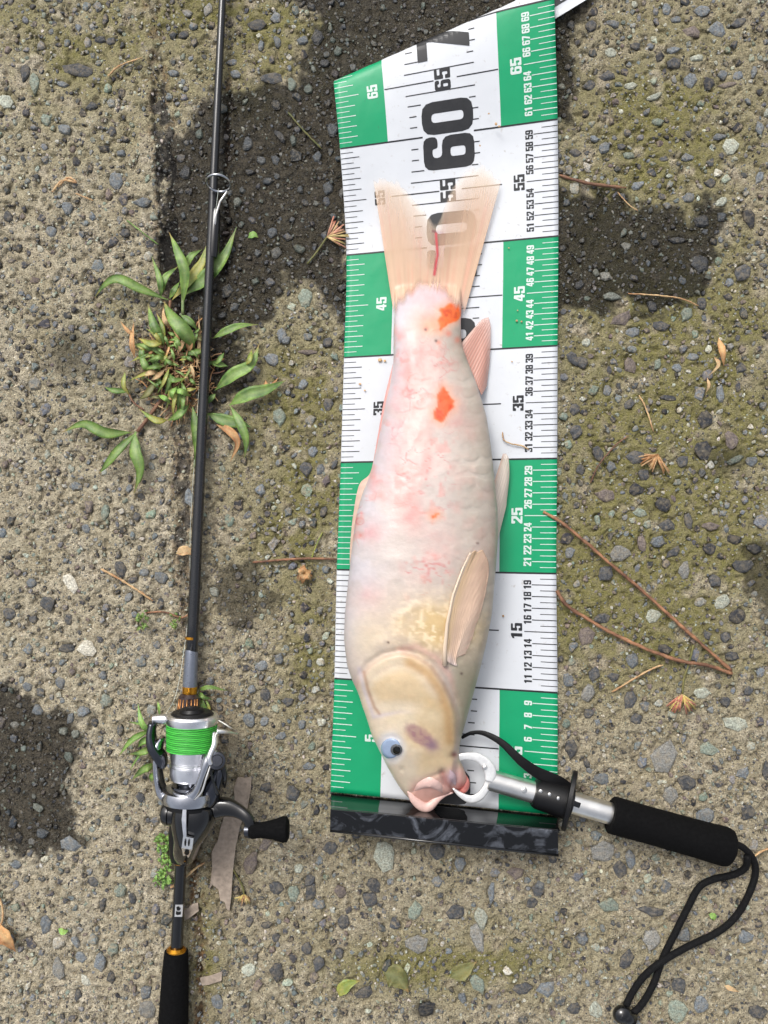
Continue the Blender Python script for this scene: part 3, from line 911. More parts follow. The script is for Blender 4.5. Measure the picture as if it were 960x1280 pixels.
def number(txt, uc, vc_, gw, gh, mi, sub=0, gap=0.1, off=OFF):
    """numerals read up the mat; uc, vc_ = centre; gw advance width in cm, gh glyph height in cm"""
    tot = len(txt) * gw + (len(txt) - 1) * gap * gw
    v = vc_ - tot / 2
    for ch in txt:
        if (ch, sub) not in _gc:
            _gc[(ch, sub)] = glyph_tris(ch, sub)
        vs = []; fs = []
        for t in _gc[(ch, sub)]:
            pts = [(uc + gh / 2 - y / 1.7 * gh, v + x * gw) for x, y in t]
            (a, b), (c, d), (e, f) = pts
            if (c - a) * (f - b) - (e - a) * (d - b) < 0:
                pts = [pts[0], pts[2], pts[1]]
            o = len(vs)
            vs += [mat_at(p[0], p[1], off) for p in pts]; fs.append((o, o + 1, o + 2))
        inkn.add(vs, fs, mi)
        v += gw * (1 + gap)
for c in range(0, 73):
    green = (c // 10) % 2 == 0
    m_ = c % 10
    ew = 1 if green else 0
    if m_ == 0:
        if c > 0:
            bar(0.02, 7.6, c, 0.15, 0); bar(12.3, 19.98, c, 0.15, 0)
            number(str(c), 9.4 if c == 10 else 9.95, c, 3.0, 4.7, 0, sub=(3 if c >= 60 else 1), gap=0.06, off=(.0004 if c > 60 else OFF))
        else:
            number('0', 9.95, 0.0 + 1.52, 3.0, 4.7, 0, sub=1)
    else:
        L = 2.1 if m_ == 5 else 1.7
        bar(0.02, L, c, 0.075, ew)
        if m_ == 5:
            number(str(c), 3.35, c, 0.62, 0.95, ew)
            bar(17.05, 19.98, c, 0.075, ew)
            number(str(c), 16.35, c, 0.66, 1.02, ew)
            bar(4.45, 8.9, c, 0.11, 0); bar(11.0, 14.75, c, 0.11, 0)
            number(str(c), 9.7, c, 0.98, 1.45, 0)
        else:
            bar(17.75, 19.98, c, 0.075, ew)
            number(str(c), 17.35, c, 0.37, 0.7, ew)
            if m_ in (4, 6):
                segs = [(6.3, 12.6)]
            elif m_ in (3, 7):
                segs = [(6.4, 7.6), (12.0, 12.6)] if m_ == 7 else [(6.4, 7.6), (12.0, 12.6)]
            else:
                segs = [(6.5, 7.15), (12.25, 12.8)]
            for s0, s1 in segs:
                bar(s0, s1, c, 0.1, 0)
    g2 = (c // 10) % 2 == 0
    bar(0.02, 1.15, c + 0.5, 0.06, 1 if g2 else 0)
    bar(18.5, 19.98, c + 0.5, 0.06, 1 if g2 else 0)
ink.build('printed_graduation', [M_INK, M_INKW], mat_e, False)
inkn.build('printed_numerals', [M_INK, M_INKW], mat_e, False)

# the rest of the mat, curled out from beneath at the upper right
mb = MB()
K = 14
def rl(a, b):                # a 0..1 across (towards upper right), b 0..1 along
    p0 = np.array((660.0, 44.0)); e1 = np.array((92.0, -56.0)); e2 = np.array((-40.0, -110.0))
    q = p0 + e1 * a + e2 * b
    z = 0.0045 + 0.004 * math.sin(a * math.pi) + 0.012 * b * b
    return W(q[0], q[1], z)
vs = [rl(i / K, j / K) for j in range(K + 1) for i in range(K + 1)]
vs2 = [p - Vector((0, 0, 0.0009)) for p in vs]
fs = []; ms = []
N_ = (K + 1) ** 2
for j in range(K):
    for i in range(K):
        a = j * (K + 1) + i
        mb.f.append((a, a + 1, a + K + 2, a + K + 1)); mb.m.append(1 if i >= 11 else 0)
        mb.f.append((N_ + a, N_ + a + K + 1, N_ + a + K + 2, N_ + a + 1)); mb.m.append(2)
for j in range(K):
    for i in (0, K):
        a = j * (K + 1) + i; b = a + K + 1
        mb.f.append((a, b, N_ + b, N_ + a)); mb.m.append(2)
        a = i * (K + 1) + j; b = a + 1
        mb.f.append((a, b, N_ + b, N_ + a)); mb.m.append(2)
mb.v = [tuple(p) for p in vs + vs2]
mb.build('curled_sheet_end', [M_WHITE, M_GREEN, M_BACKING], mat_e)
mb = MB()
for k, (b, a0, a1, w) in enumerate([(0.12, 0.3, 0.6, .012), (0.22, 0.2, 0.62, .012), (0.32, 0.3, 0.68, .02), (0.42, 0.2, 0.66, .012), (0.52, 0.1, .66, .03), (0.16, .36, .5, .03)]):
    vs = []
    for t in range(7):
        a = a0 + (a1 - a0) * t / 6
        vs.append(rl(a, b - w) + Vector((0, 0, .0003))); vs.append(rl(a, b + w) + Vector((0, 0, .0003)))
    mb.add(vs, [(2 * t, 2 * t + 2, 2 * t + 3, 2 * t + 1) for t in range(6)], 0)
mb.build('printed_graduation', [M_INK], mat_e, False)

# black end stop: an upright polished plate with a flange on top
zt = 0.036
mb = MB()
def qline(x, ya, yb):        # y on the line through (413,ya) and (697,yb)
    return ya + (yb - ya) * (x - 413) / 284.0
f0 = W(413.5, qline(413, 991, 1020), 0.0005); f1 = W(697.5, qline(697, 991, 1020), 0.0005)
t0 = W(413.5, qline(413, 1010, 1037), zt); t1 = W(697.5, qline(697, 1010, 1037), zt)
bk = Vector((0.0012, -0.003, 0))
mb.add([f0, f1, t1, t0, f0 + bk, f1 + bk, t1 + bk, t0 + bk], [(3, 2, 1, 0), (4, 5, 6, 7), (0, 1, 5, 4), (1, 2, 6, 5), (2, 3, 7, 6), (3, 0, 4, 7)])
stop = mb.build('end_stop', M_ACRYL_CLEAN, mat_e, False, 0.0003)
mb = MB()
b0 = W(412.5, 1038, zt + .002); b1 = W(698, 1069, zt + .002)
a0 = W(413, 1011.5, zt + .003); a1 = W(697.5, 1038.5, zt + .003)
th = Vector((0, 0, -0.002))
mb.add([a0, a1, b1, b0, a0 + th, a1 + th, b1 + th, b0 + th], [(0, 3, 2, 1), (4, 5, 6, 7), (0, 1, 5, 4), (1, 2, 6, 5), (2, 3, 7, 6), (3, 0, 4, 7)])
mb.build('end_stop_flange', M_ACRYL, mat_e, False, 0.0004)
lip0 = W(412.5, 1038.5, zt + .0022); lip1 = W(698, 1069.5, zt + .0022)
tube('flange_rim', [lip0, lip1], 0.0011, M_BLACKGLOSS, mat_e, 8)

# ------------------------------------------------------------------ the fish
ZM = 0.0028
LT = [(336, 516), (345, 505), (352, 497), (365, 493), (380, 493), (420, 492), (450, 492), (480, 488), (500, 483), (530, 477), (560, 471), (590, 464), (620, 452), (650, 444), (685, 440), (720, 436), (767, 431), (800, 430), (833, 434), (850, 440), (867, 448), (883, 453), (900, 459), (920, 465), (940, 475), (958, 484), (972, 492), (985, 500), (996, 509), (1003, 518), (1008, 524)]
RT = [(336, 550), (345, 562), (352, 570), (365, 576), (380, 577), (400, 576), (430, 577), (450, 584), (480, 596), (500, 602), (520, 608), (560, 614), (600, 618), (640, 622), (680, 622), (720, 619), (767, 615), (800, 609), (833, 601), (867, 592), (900, 583), (920, 577), (935, 574), (948, 574), (956, 578), (966, 582), (978, 584), (988, 576), (996, 556), (1003, 544), (1008, 537)]
TT = [(336, .0005), (350, .0012), (362, .0030), (380, .0080), (410, .0130), (450, .0165), (520, .0225), (600, .0285), (700, .0335), (780, .0345), (850, .0325), (900, .0285), (940, .024), (970, .018), (990, .013), (1003, .009), (1008, .005)]
NS, NA = 560, 150
ysn = np.linspace(336, 1008, NS)
def tabs(T, y):
    a = np.array(T, float)
    v = np.interp(y, a[:, 0], a[:, 1])
    k = np.array([1, 4, 6, 4, 1]) / 16.0
    for _ in range(6):
        v = np.convolve(np.pad(v, 2, mode='edge'), k, 'valid')
    return v
lx, rx_, tt = tabs(LT, ysn), tabs(RT, ysn), tabs(TT, ysn)
th = np.linspace(0, 2 * math.pi, NA, endpoint=False)
# the top half gets two thirds of the vertices
th = np.where(th < math.pi * 4 / 3, th * 0.75, math.pi + (th - math.pi * 4 / 3) * 1.5)
ct, st = np.cos(th), np.sin(th)
e = 2 / 2.25
cx = np.sign(ct) * np.abs(ct) ** e; sz = np.sign(st) * np.abs(st) ** e
FX = ((lx + rx_) / 2)[:, None] + ((rx_ - lx) / 2)[:, None] * (-cx)[None, :]
FY = np.repeat(ysn[:, None], NA, 1)
# a round nose and tail root: bow the stations a little
Wd = ((rx_ - lx) / 2)[:, None]
bow = (1 - np.sqrt(np.clip(1 - (cx[None, :] * 0.98) ** 2, 0, 1)))
FY = FY + bow * Wd * 0.25 * sstep(420, 350, FY) 
zc = ZM + tt[:, None] * np.where(sz < 0, 1, 1)[None, :]
FZ = ZM + tt[:, None] * (1 + np.where(sz < 0, np.maximum(sz, -1) * 0.98, sz))[:]
FZ = FZ + 0 * FX
topw = np.clip(sz, 0, 1)[None, :] ** 0.4 + 0 * FX
GILL = [(440, 868), (450, 848), (462, 832), (480, 821), (500, 816), (520, 820), (538, 832), (553, 852), (565, 875), (571, 898), (572, 925), (570, 948)]
gpoly = GILL + [(560, 1030), (430, 1030)]
d_g = sdf(FX, FY, gpoly)
disp = 0.0022 * np.exp(-np.clip(d_g, 0, 99) / 26) * sstep(-1, 5, d_g) - 0.0022 * np.exp(-((d_g + 3.5) / 4.0) ** 2)
# inner rim of the gill cover
g2 = [(455, 862), (463, 848), (480, 836), (500, 830), (518, 834), (532, 846), (546, 866), (556, 888), (560, 905), (530, 888), (500, 884), (470, 884)]
d2 = sdf(FX, FY, g2)
disp += -0.0003 * np.exp(-((d2) / 4) ** 2) * sstep(890, 872, FY) + 0.0010 * sstep(0, 22, d2)
# shoulder fold
d3 = seg_dist(FX, FY, [(470, 806), (500, 795), (530, 800), (560, 822), (578, 850), (588, 880)])
disp += 0.0009 * np.exp(-(d3 / 7) ** 2)
d4 = seg_dist(FX, FY, [(500, 770), (520, 757), (550, 760), (575, 765)])
disp += 0.0005 * np.exp(-(d4 / 5) ** 2)
# eye bulge, nostril, mouth
de = np.hypot(FX - 489, FY - 936)
disp += 0.0014 * np.exp(-(de / 15) ** 2) - 0.0008 * np.exp(-((de - 15) / 3) ** 2)
disp -= 0.0012 * np.exp(-(np.hypot(FX - 503, FY - 962) / 3.2) ** 2)
dm = seg_dist(FX, FY, [(553, 966), (557, 978), (566, 988), (575, 992)])
disp -= 0.0045 * np.exp(-(dm / 4.5) ** 2)
dl = seg_dist(FX, FY, [(514, 992), (524, 980), (536, 972), (552, 966)])
disp -= 0.0012 * np.exp(-(dl / 2.5) ** 2)
dl2 = seg_dist(FX, FY, [(567, 945), (572, 938), (580, 930)])
disp -= 0.003 * np.exp(-(dl2 / 4) ** 2)
dch = seg_dist(FX, FY, [(448, 850), (456, 880), (466, 912), (470, 930)])
disp += 0.0009 * np.exp(-(dch / 4) ** 2)
# lateral wrinkles and scales
sr = sstep(560, 600, FX) * sstep(440, 480, FY) * sstep(820, 720, FY)
def scales(px, py, sp):
    j = np.floor(py / (sp * 0.8)); fy = py / (sp * 0.8) - j
    i = px / sp + 0.5 * (j % 2)
    fx = i - np.floor(i) - 0.5
    dd = np.hypot(fx * 1.0, fy - 0.1)
    return sstep(0.62, 0.5, dd) * (0.4 + 0.6 * fy)
sc1 = scales(FX + 16 * (fbm(FX, FY, 34, 2, 77) - .5), FY + 14 * (fbm(FX, FY, 30, 2, 79) - .5), 25.0) * (0.45 + 0.9 * sstep(.36, .58, fbm(FX, FY, 38, 2, 80)))
disp += 0.0008 * sc1 * (0.05 + 0.8 * sr + 0.3 * sstep(0.5, 0.65, fbm(FX, FY, 50, 2, 78)) * sstep(780, 700, FY))
for (ax, ay, rr_) in [(586, 652, 12), (592, 672, 13), (578, 688, 14), (602, 505, 13), (604, 545, 15), (606, 585, 15), (584, 625, 12)]:
    dd = np.hypot(FX - ax, FY - ay)
    disp += 0.00055 * sstep(rr_, rr_ - 4, dd + 5 * (fbm(FX, FY, 9, 2, 88) - .5)) * (0.2 + 0.8 * (dd / rr_)) * sstep(ay - rr_, ay + rr_ * .6, FY)
disp += 0.0011 * (fbm(FX, FY, 16, 4, 90) - 0.5) + 0.0016 * (fbm(FX, FY, 60, 2, 91) - 0.5)
rgt = sstep(500, 540, FX) * sstep(770, 800, FY) * sstep(850, 820, FY)
disp += 0.0012 * (fbm(FX, FY, 7, 3, 93) - 0.5) * (rgt + sstep(0.5, .8, sc1) * sr * .4)
FZ = FZ + disp * topw
VF = WA(FX, FY, FZ)
idx = np.arange(NS * NA).reshape(NS, NA)
F = np.stack([idx[:-1], np.roll(idx, -1, 1)[:-1], np.roll(idx, -1, 1)[1:], idx[1:]], -1).reshape(-1, 4)
# colour
def lerp3(a, b, f):
    return a * (1 - f[..., None]) + np.array(b, float) * f[..., None]
def ridge(px, py, sc, seed, w=0.05):
    n = fbm(px, py, sc, 3, seed)
    return np.clip(1 - np.abs(n - 0.5) / w, 0, 1)
def fish_col(px, py):
    c = np.zeros(px.shape + (3,)) + np.array((188, 175, 168.0))
    n1 = fbm(px, py, 60, 4, 100); n2 = fbm(px, py, 18, 3, 101); n3 = fbm(px, py, 5, 2, 102)
    back = sstep(0.35, 0.0, (px - np.interp(py, ysn, lx)) / (np.interp(py, ysn, rx_) - np.interp(py, ysn, lx) + 1))
    c = lerp3(c, (186, 184, 194), back * 0.75 * sstep(850, 780, py))  # bluish sky reflection painted into the skin along the back
    c = lerp3(c, (160, 150, 136), sstep(0.5, 0.95, (px - np.interp(py, ysn, lx)) / (np.interp(py, ysn, rx_) - np.interp(py, ysn, lx) + 1)) * 0.8)  # shading of the belly side painted in, with some translucent grey skin
    # pink blotches along the back and flank
    pk = sstep(0.50, 0.68, n1 * 0.6 + n2 * 0.4) * sstep(760, 640, py) * sstep(365, 400, py) * (0.35 + 0.65 * sstep(570, 500, px))
    c = lerp3(c, (206, 132, 124), pk * 0.55)
    for (bx, by, r, a) in [(500, 560, 26, .5), (515, 640, 18, .6), (473, 605, 14, .5), (465, 665, 16, .6), (522, 575, 20, .5), (520, 440, 24, .5), (460, 750, 20, .4), (510, 470, 22, .5), (500, 510, 20, .5), (545, 680, 26, .3), (515, 655, 16, .4), (505, 610, 20, .4), (583, 530, 20, .3)]:
        c = lerp3(c, (206, 112, 108), a * 0.62 * np.exp(-(np.hypot(px - bx, py - by) / r) ** 2) * (0.3 + 1.1 * n2))
    vn = np.maximum(ridge(px, py, 34, 110, 0.018), 0.8 * ridge(px * 1.0, py * 0.7, 22, 120, 0.02))
    vw = sstep(400, 470, py) * sstep(780, 700, py) * sstep(0.42, 0.62, fbm(px, py, 45, 2, 130)) * sstep(585, 540, px)
    vn = vn * sstep(.35, .6, fbm(px, py, 14, 2, 133))
    c = lerp3(c, (188, 74, 76), vn * vw * 0.6)
    c = lerp3(c, (204, 128, 120), sstep(.58, .72, fbm(px, py, 11, 3, 135)) * vw * .55)
    c = lerp3(c, (176, 164, 156), sstep(.50, .68, fbm(px, py, 24, 3, 137)) * sstep(800, 740, py) * .35)
    c = lerp3(c, (216, 208, 196), (1 - scales(px + 16 * (fbm(px, py, 34, 2, 77) - .5), py + 14 * (fbm(px, py, 30, 2, 79) - .5), 25.0)) * (0.45 + 0.7 * sstep(.36, .58, fbm(px, py, 38, 2, 80))) * (0.15 + .5 * sstep(560, 600, px)) * sstep(440, 480, py) * sstep(820, 720, py) * .5)
    # yellow-cream head and shoulder
    hd = sstep(-6, 6, sdf(px, py, gpoly))
    c = lerp3(c, (212, 196, 172), hd * 0.95)
    c = lerp3(c, (196, 166, 120), hd * sstep(0.4, 0.75, n1) * 0.6 * sstep(990, 950, py))
    c = lerp3(c, (200, 170, 124), sstep(0, 14, sdf(px, py, g2)) * 0.55)
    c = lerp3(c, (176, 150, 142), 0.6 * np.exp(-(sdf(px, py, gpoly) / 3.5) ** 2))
    c = lerp3(c, (164, 132, 116), 0.12 * np.exp(-(sdf(px, py, g2) / 3) ** 2) * sstep(888, 872, py))
    c = lerp3(c, (208, 190, 158), 0.6 * np.exp(-(((py - 895) / 12) ** 2)) * hd * sstep(470, 490, px))
    sh = np.exp(-(((px - 545) / 52) ** 2 + ((py - 785) / 34) ** 2))
    c = lerp3(c, (200, 172, 124), np.clip(sh * (0.5 + n2) * 1.1, 0, 0.95))
    c = lerp3(c, (222, 204, 172), np.clip(sh * sstep(.52, .66, n3) * .8, 0, 1))
    c = lerp3(c, (200, 180, 146), 0.55 * np.exp(-(((px - 460) / 26) ** 2 + ((py - 800) / 40) ** 2)))
    c = lerp3(c, (196, 152, 140), 0.55 * np.exp(-(seg_dist(px, py, [(500, 812), (520, 808), (545, 822), (563, 845), (575, 880)]) / 4.5) ** 2))
    c = lerp3(c, (180, 136, 84), 0.6 * np.exp(-(seg_dist(px, py, [(512, 828), (536, 842), (552, 866), (560, 892), (562, 925)]) / 7) ** 2))
    c = lerp3(c, (196, 184, 188), 0.75 * np.exp(-(seg_dist(px, py, [(449, 836), (455, 862), (463, 884), (467, 896), (500, 890), (540, 892)]) / 3.0) ** 2) * sstep(560, 500, px + 0.6 * (py - 840)))
    c = lerp3(c, (150, 112, 92), 0.5 * np.exp(-(seg_dist(px, py, [(455, 840), (460, 862), (468, 884), (474, 892)]) / 2.2) ** 2))
    rg = sstep(2, -8, sdf(px, py, gpoly)) * sstep(560, 575, px) * sstep(810, 850, py)
    c = lerp3(c, (150, 142, 118), rg * 0.75)
    c = lerp3(c, (206, 204, 206), 0.8 * sstep(24, 12, np.hypot(px - 488, (py - 935) * .9)))
    # tail root: lilac skin
    tl = sstep(400, 362, py - 20 * ((px - 535) / 42) ** 2)
    c = lerp3(c, (190, 176, 186), tl * 0.7); c = lerp3(c, (206, 164, 164), tl * 0.5 * sstep(.45, .65, n2))
    # purple bruise
    a = math.radians(32)
    bx_ = (px - 526) * math.cos(a) + (py - 921) * math.sin(a); by_ = -(px - 526) * math.sin(a) + (py - 921) * math.cos(a)
    br = sstep(1.15, 0.5, np.hypot(bx_ / 25, by_ / 11) + 0.5 * (n2 - 0.5) + .3 * (n3 - .5))
    c = lerp3(c, (150, 112, 114), br * (0.55 + 0.4 * sstep(.35, .65, n3)))
    br2 = np.exp(-(((px - 540) / 8) ** 2 + ((py - 932) / 8) ** 2)); c = lerp3(c, (118, 92, 116), br2 * 0.6)
    # orange spots
    for poly, col in ((([(553, 484), (560, 489), (562, 498), (567, 502), (566, 511), (560, 519), (553, 527), (543, 523), (542, 516), (548, 508), (548, 495)]), (222, 74, 14)),
                      (([(550, 386), (561, 381), (575, 379), (577, 396), (570, 402), (560, 406), (552, 413), (547, 402), (552, 395)]), (216, 84, 18)),
                      (([(539, 643), (546, 641), (548, 644), (542, 647), (539, 646)]), (226, 104, 48))):
        s = sdf(px + 5 * (fbm(px, py, 8, 2, 141) - .5), py + 5 * (fbm(px, py, 8, 2, 140) - .5), poly)
        col = tuple(np.array(col) * 1.0)
        c = lerp3(c, (214, 150, 122), 0.5 * sstep(-12, 0, s)); c = lerp3(c, col, sstep(-2.0, 1.6, s) * (0.7 + 0.3 * n3))
        c = lerp3(c, (176, 52, 16), sstep(-1, 2, s) * sstep(.5, .75, fbm(px, py, 6, 3, 142)) * .6)
    pe = np.exp(-(((px - 538) / 14) ** 2 + ((py - 408) / 12) ** 2)); c = lerp3(c, (212, 146, 112), pe * 0.7)
    for (bx, by, r) in [(561, 417, 4), (548, 428, 3), (533, 411, 3), (572, 425, 4)]:
        c = lerp3(c, (206, 110, 90), 0.6 * np.exp(-(np.hypot(px - bx, py - by) / r) ** 2))
    for (bx, by, r) in [(545, 426, 1.6), (577, 842, 1.5), (485, 803, 1.4), (524, 979, 1.3), (532, 412, 1.5), (597, 679, 1.3)]:
        c = lerp3(c, (70, 48, 44), 0.85 * np.exp(-(np.hypot(px - bx, py - by) / r) ** 2))
    # snout and mouth
    mo = sstep(966, 990, py + 0.35 * (px - 520)) * sstep(505, 520, px + 0)
    c = lerp3(c, (206, 154, 142), mo * 0.85)
    c = lerp3(c, (176, 150, 160), 0.8 * np.exp(-(((px - 564) / 9) ** 2 + ((py - 972) / 9) ** 2)))
    c = lerp3(c, (196, 92, 86), 0.7 * np.exp(-(((px - 577) / 7) ** 2 + ((py - 986) / 7) ** 2)))
    c = lerp3(c, (170, 118, 108), 0.7 * np.exp(-(seg_dist(px, py, [(553, 966), (557, 978), (566, 988)]) / 3) ** 2))
    c = lerp3(c, (120, 60, 48), 0.8 * np.exp(-(np.hypot(px - 568, py - 943) / 3.5) ** 2))
    c = c * (0.97 + 0.06 * n3)[..., None]
    return linA(np.clip(c, 0, 255))
fish = empty('fish', W(530, 680, 0), 'pale pinkish white carp with orange spots lying on the measuring mat', 'fish')
VF2 = VF.reshape(-1, 3)
body = np_mesh('body', VF2, F, M_FISH, True, fish)
caps = []
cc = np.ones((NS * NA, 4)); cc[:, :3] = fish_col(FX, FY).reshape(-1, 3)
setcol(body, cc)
# closed ends
mb = MB()
mb.add([VF[0].mean(0)] + [tuple(p) for p in VF[0]], [(0, 1 + (k + 1) % NA, 1 + k) for k in range(NA)])
mb.build('tail_stump', M_LIP, fish); mb = MB()
mb.add([VF[-1].mean(0) + np.array((0, -0.001, 0))] + [tuple(p) for p in VF[-1]], [(0, 1 + k, 1 + (k + 1) % NA) for k in range(NA)])
mb.build('snout_tip', M_LIP, fish)


def ztop(x, y):
    i = int(np.clip(np.searchsorted(ysn, y), 0, NS - 1))
    h = NA * 3 // 4
    row = FX[i][:110]
    j = int(np.argmin(np.abs(row - x) + (sz[:110] < 0) * 999))
    return float(FZ[i, j])

def fin(name, base_p, tip_p, zb, zt_, na, nb, colf, alphaf, parent, rays=30, arch=0.0, thick=0.0006, ray_h=0.00022, tipjag=0.0, bend=None, drape=None):
    B = cr(base_p, na); T = cr(tip_p, na)
    a = np.linspace(0, 1, na)[None, :] + np.zeros((nb, 1)); b = np.linspace(0, 1, nb)[:, None] + np.zeros((1, na))
    jag = 1 - tipjag * vnoise(a * rays * 0.9, a * 0 + 3.3, 5) * 1.0
    bb = b * jag
    px = B[None, :, 0] * (1 - bb) + T[None, :, 0] * bb
    py = B[None, :, 1] * (1 - bb) + T[None, :, 1] * bb
    if bend is not None:
        px = px + bend[0] * np.sin(math.pi * bb); py = py + bend[1] * np.sin(math.pi * bb)
    zbv = np.interp(a, np.linspace(0, 1, len(zb)), zb) if isinstance(zb, (list, tuple)) else zb
    ztv = np.interp(a, np.linspace(0, 1, len(zt_)), zt_) if isinstance(zt_, (list, tuple)) else zt_
    z = zbv * (1 - bb) + ztv * bb + arch * np.sin(math.pi * bb) * np.sin(math.pi * a)
    if drape is not None:
        zz = np.array([ztop(px[j, i], py[j, i]) for j in range(nb) for i in range(na)]).reshape(nb, na)
        xr = np.interp(py, ysn, rx_)
        xl = np.interp(py, ysn, lx)
        zz = np.where((px > xr - 1) | (px < xl + 1) | (py < 338), 0, zz)
        z = np.maximum(z, zz + drape)
        for _ in range(6):
            zp_ = np.pad(z, 1, mode='edge')
            z = np.maximum(z, (zp_[:-2, 1:-1] + zp_[2:, 1:-1] + zp_[1:-1, :-2] + zp_[1:-1, 2:]) / 4)
    ray = 0.5 + 0.5 * np.cos(2 * math.pi * a * rays * (1 + 0.6 * (bb > 2)))
    z = z + ray_h * ray + 0.0005 * np.sin(a * 9 + bb * 3)
    Vt = WA(px, py, z); Vb = Vt - np.array((0, 0, thick))
    N = na * nb
    id_ = np.arange(N).reshape(nb, na)
    Ft = np.stack([id_[:-1, :-1], id_[:-1, 1:], id_[1:, 1:], id_[1:, :-1]], -1).reshape(-1, 4)
    Fb = Ft[:, ::-1] + N
    rim = np.concatenate([id_[0, :], id_[1:, -1], id_[-1, -2::-1], id_[-2:0:-1, 0]])
    rn = np.roll(rim, -1)
    Fr = np.stack([rim, rim + N, rn + N, rn], -1)
    o = np_mesh(name, np.concatenate([Vt.reshape(-1, 3), Vb.reshape(-1, 3)]), np.concatenate([Ft, Fb, Fr]), M_FIN, True, parent)
    col = linA(np.clip(colf(px, py, a, bb, ray), 0, 255))
    al = np.clip(alphaf(px, py, a, bb, ray), 0, 1)
    al = 1 - np.sqrt(1 - al * 0.999)
    C = np.concatenate([col, al[..., None]], -1).reshape(-1, 4)
    setcol(o, np.concatenate([C, C]))
    return o
def blend(*args):
    c = np.zeros(args[1].shape + (3,)) + np.array(args[0], float)
    for f, col in zip(args[1::2], args[2::2]):
        c = lerp3(c, col, np.clip(f, 0, 1))
    return c
def caud_c(px, py, a, b, r):
    n = vnoise(a * 46, b * 2.5, 3); n2 = fbm(px, py, 30, 2, 66)
    c = blend((222, 188, 158), r * 0.10, (206, 160, 134), sstep(0.5, 0.9, n) * 0.35, (222, 156, 134), sstep(.7, 1, b) * .6, (236, 222, 198), sstep(0.25, 0, b) * 0.7, (222, 198, 196))
    red = np.exp(-(seg_dist(px, py, [(545, 292), (547, 318), (543, 343)]) / 1.8) ** 2)
    c = lerp3(c, (186, 44, 56), red * 0.9)
    c = lerp3(c, (150, 40, 50), 0.8 * np.exp(-(seg_dist(px, py, [(541, 289), (553, 291)]) / 1.2) ** 2))
    return c
def caud_a(px, py, a, b, r):
    n = vnoise(a * 40, b * 3, 9)
    mid_ = np.exp(-((px - 556) / 30) ** 2) * sstep(.25, .6, b) * 0.25
    al = 0.90 - 0.40 * sstep(0.3, 1.0, b) - mid_ * .7 + 0.05 * r + 0.12 * (n - 0.5) - 0.42 * sstep(0.9, 1.0, b)
    red = np.exp(-(seg_dist(px, py, [(545, 292), (547, 318), (543, 343)]) / 2.5) ** 2)
    yb = 352 + 30 * ((px - 535) / 42) ** 2 + 10 * (n - .5)
    return np.maximum(al, red) * sstep(yb + 14, yb - 6, py)
fin('tail_fin', [(494, 404), (515, 404), (535, 404), (556, 404), (577, 404)],
    [(466, 221), (481, 220), (500, 226), (516, 243), (531, 259), (543, 276), (549, 272), (557, 250), (570, 222), (586, 208), (606, 205), (628, 221)],
    .006, .0105, 260, 110, caud_c, caud_a, fish, 80, 0.0, ray_h=0.00008, tipjag=0.05, drape=0.0006)
pk_c = lambda px, py, a, b, r: blend((206, 162, 146), r * .45, (184, 112, 98), sstep(.6, 1, b) * .4, (230, 200, 186), sstep(.12, 0, a) * .6, (236, 214, 200))
fin('anal_fin', [(574, 432), (584, 452), (594, 476), (602, 494)], [(602, 399), (611, 396), (614, 414), (613, 445), (609, 482)], [.012, .013, .015, .016], .006, 90, 40, pk_c,
    lambda px, py, a, b, r: .93 - .25 * sstep(.5, 1, b) + .06 * r, fish, 16, 0.0, tipjag=0.05)
fin('pelvic_fin', [(604, 646), (612, 662), (621, 680)], [(629, 566), (635, 567), (637, 592), (633, 632)], [.024, .020, .016], .010, 40, 50,
    lambda px, py, a, b, r: blend((208, 196, 184), r * .2, (206, 178, 158), sstep(.25, 0, a) * .6, (196, 158, 138)), lambda px, py, a, b, r: .96 - .2 * sstep(.8, 1, b), fish, 9, 0.0, tipjag=0.03)
zp = ztop(565, 825) + 0.003
fin('pectoral_fin', [(555, 822), (562, 829), (568, 832), (572, 832)], [(588, 690), (597, 683), (606, 688), (612, 704), (610, 735), (601, 768), (591, 796), (583, 818)],
    [zp, zp, zp - .003, zp - .006], [ztop(590, 690) + .004, ztop(600, 690) + .005, .030, .024, .022, .026, .032, .036], 90, 60,
    lambda px, py, a, b, r: blend((208, 178, 154), sstep(.34, .1, a) * .8, (202, 174, 136), sstep(.10, 0.02, a) * .9, (238, 222, 204), sstep(.4, .9, a) * .5, (202, 184, 170), r * sstep(.45, .9, b) * .3, (206, 164, 148), sstep(.12, 0, b) * .5, (206, 194, 200)),
    lambda px, py, a, b, r: .99 - .18 * sstep(.75, 1, b) * sstep(.2, .5, a), fish, 15, 0.004, tipjag=0.05, bend=(-7, -2), drape=0.0010, ray_h=.00005)
mb = MB()
sweep(mb, [tuple(W(x, y, z)) for x, y, z in [(x, y, ztop(x, y) + .0022) for x, y in [(556, 832), (556, 812), (559, 780), (566, 745), (578, 712), (588, 690)]]], [.0020, .0018, .0014, .0011, .0009, .0005], 10)
o = mb.build('fin_spine', M_FIN, fish); setcol(o, np.tile(np.array(list(lin((204, 184, 162))) + [1.0]), (len(o.data.vertices), 1)))
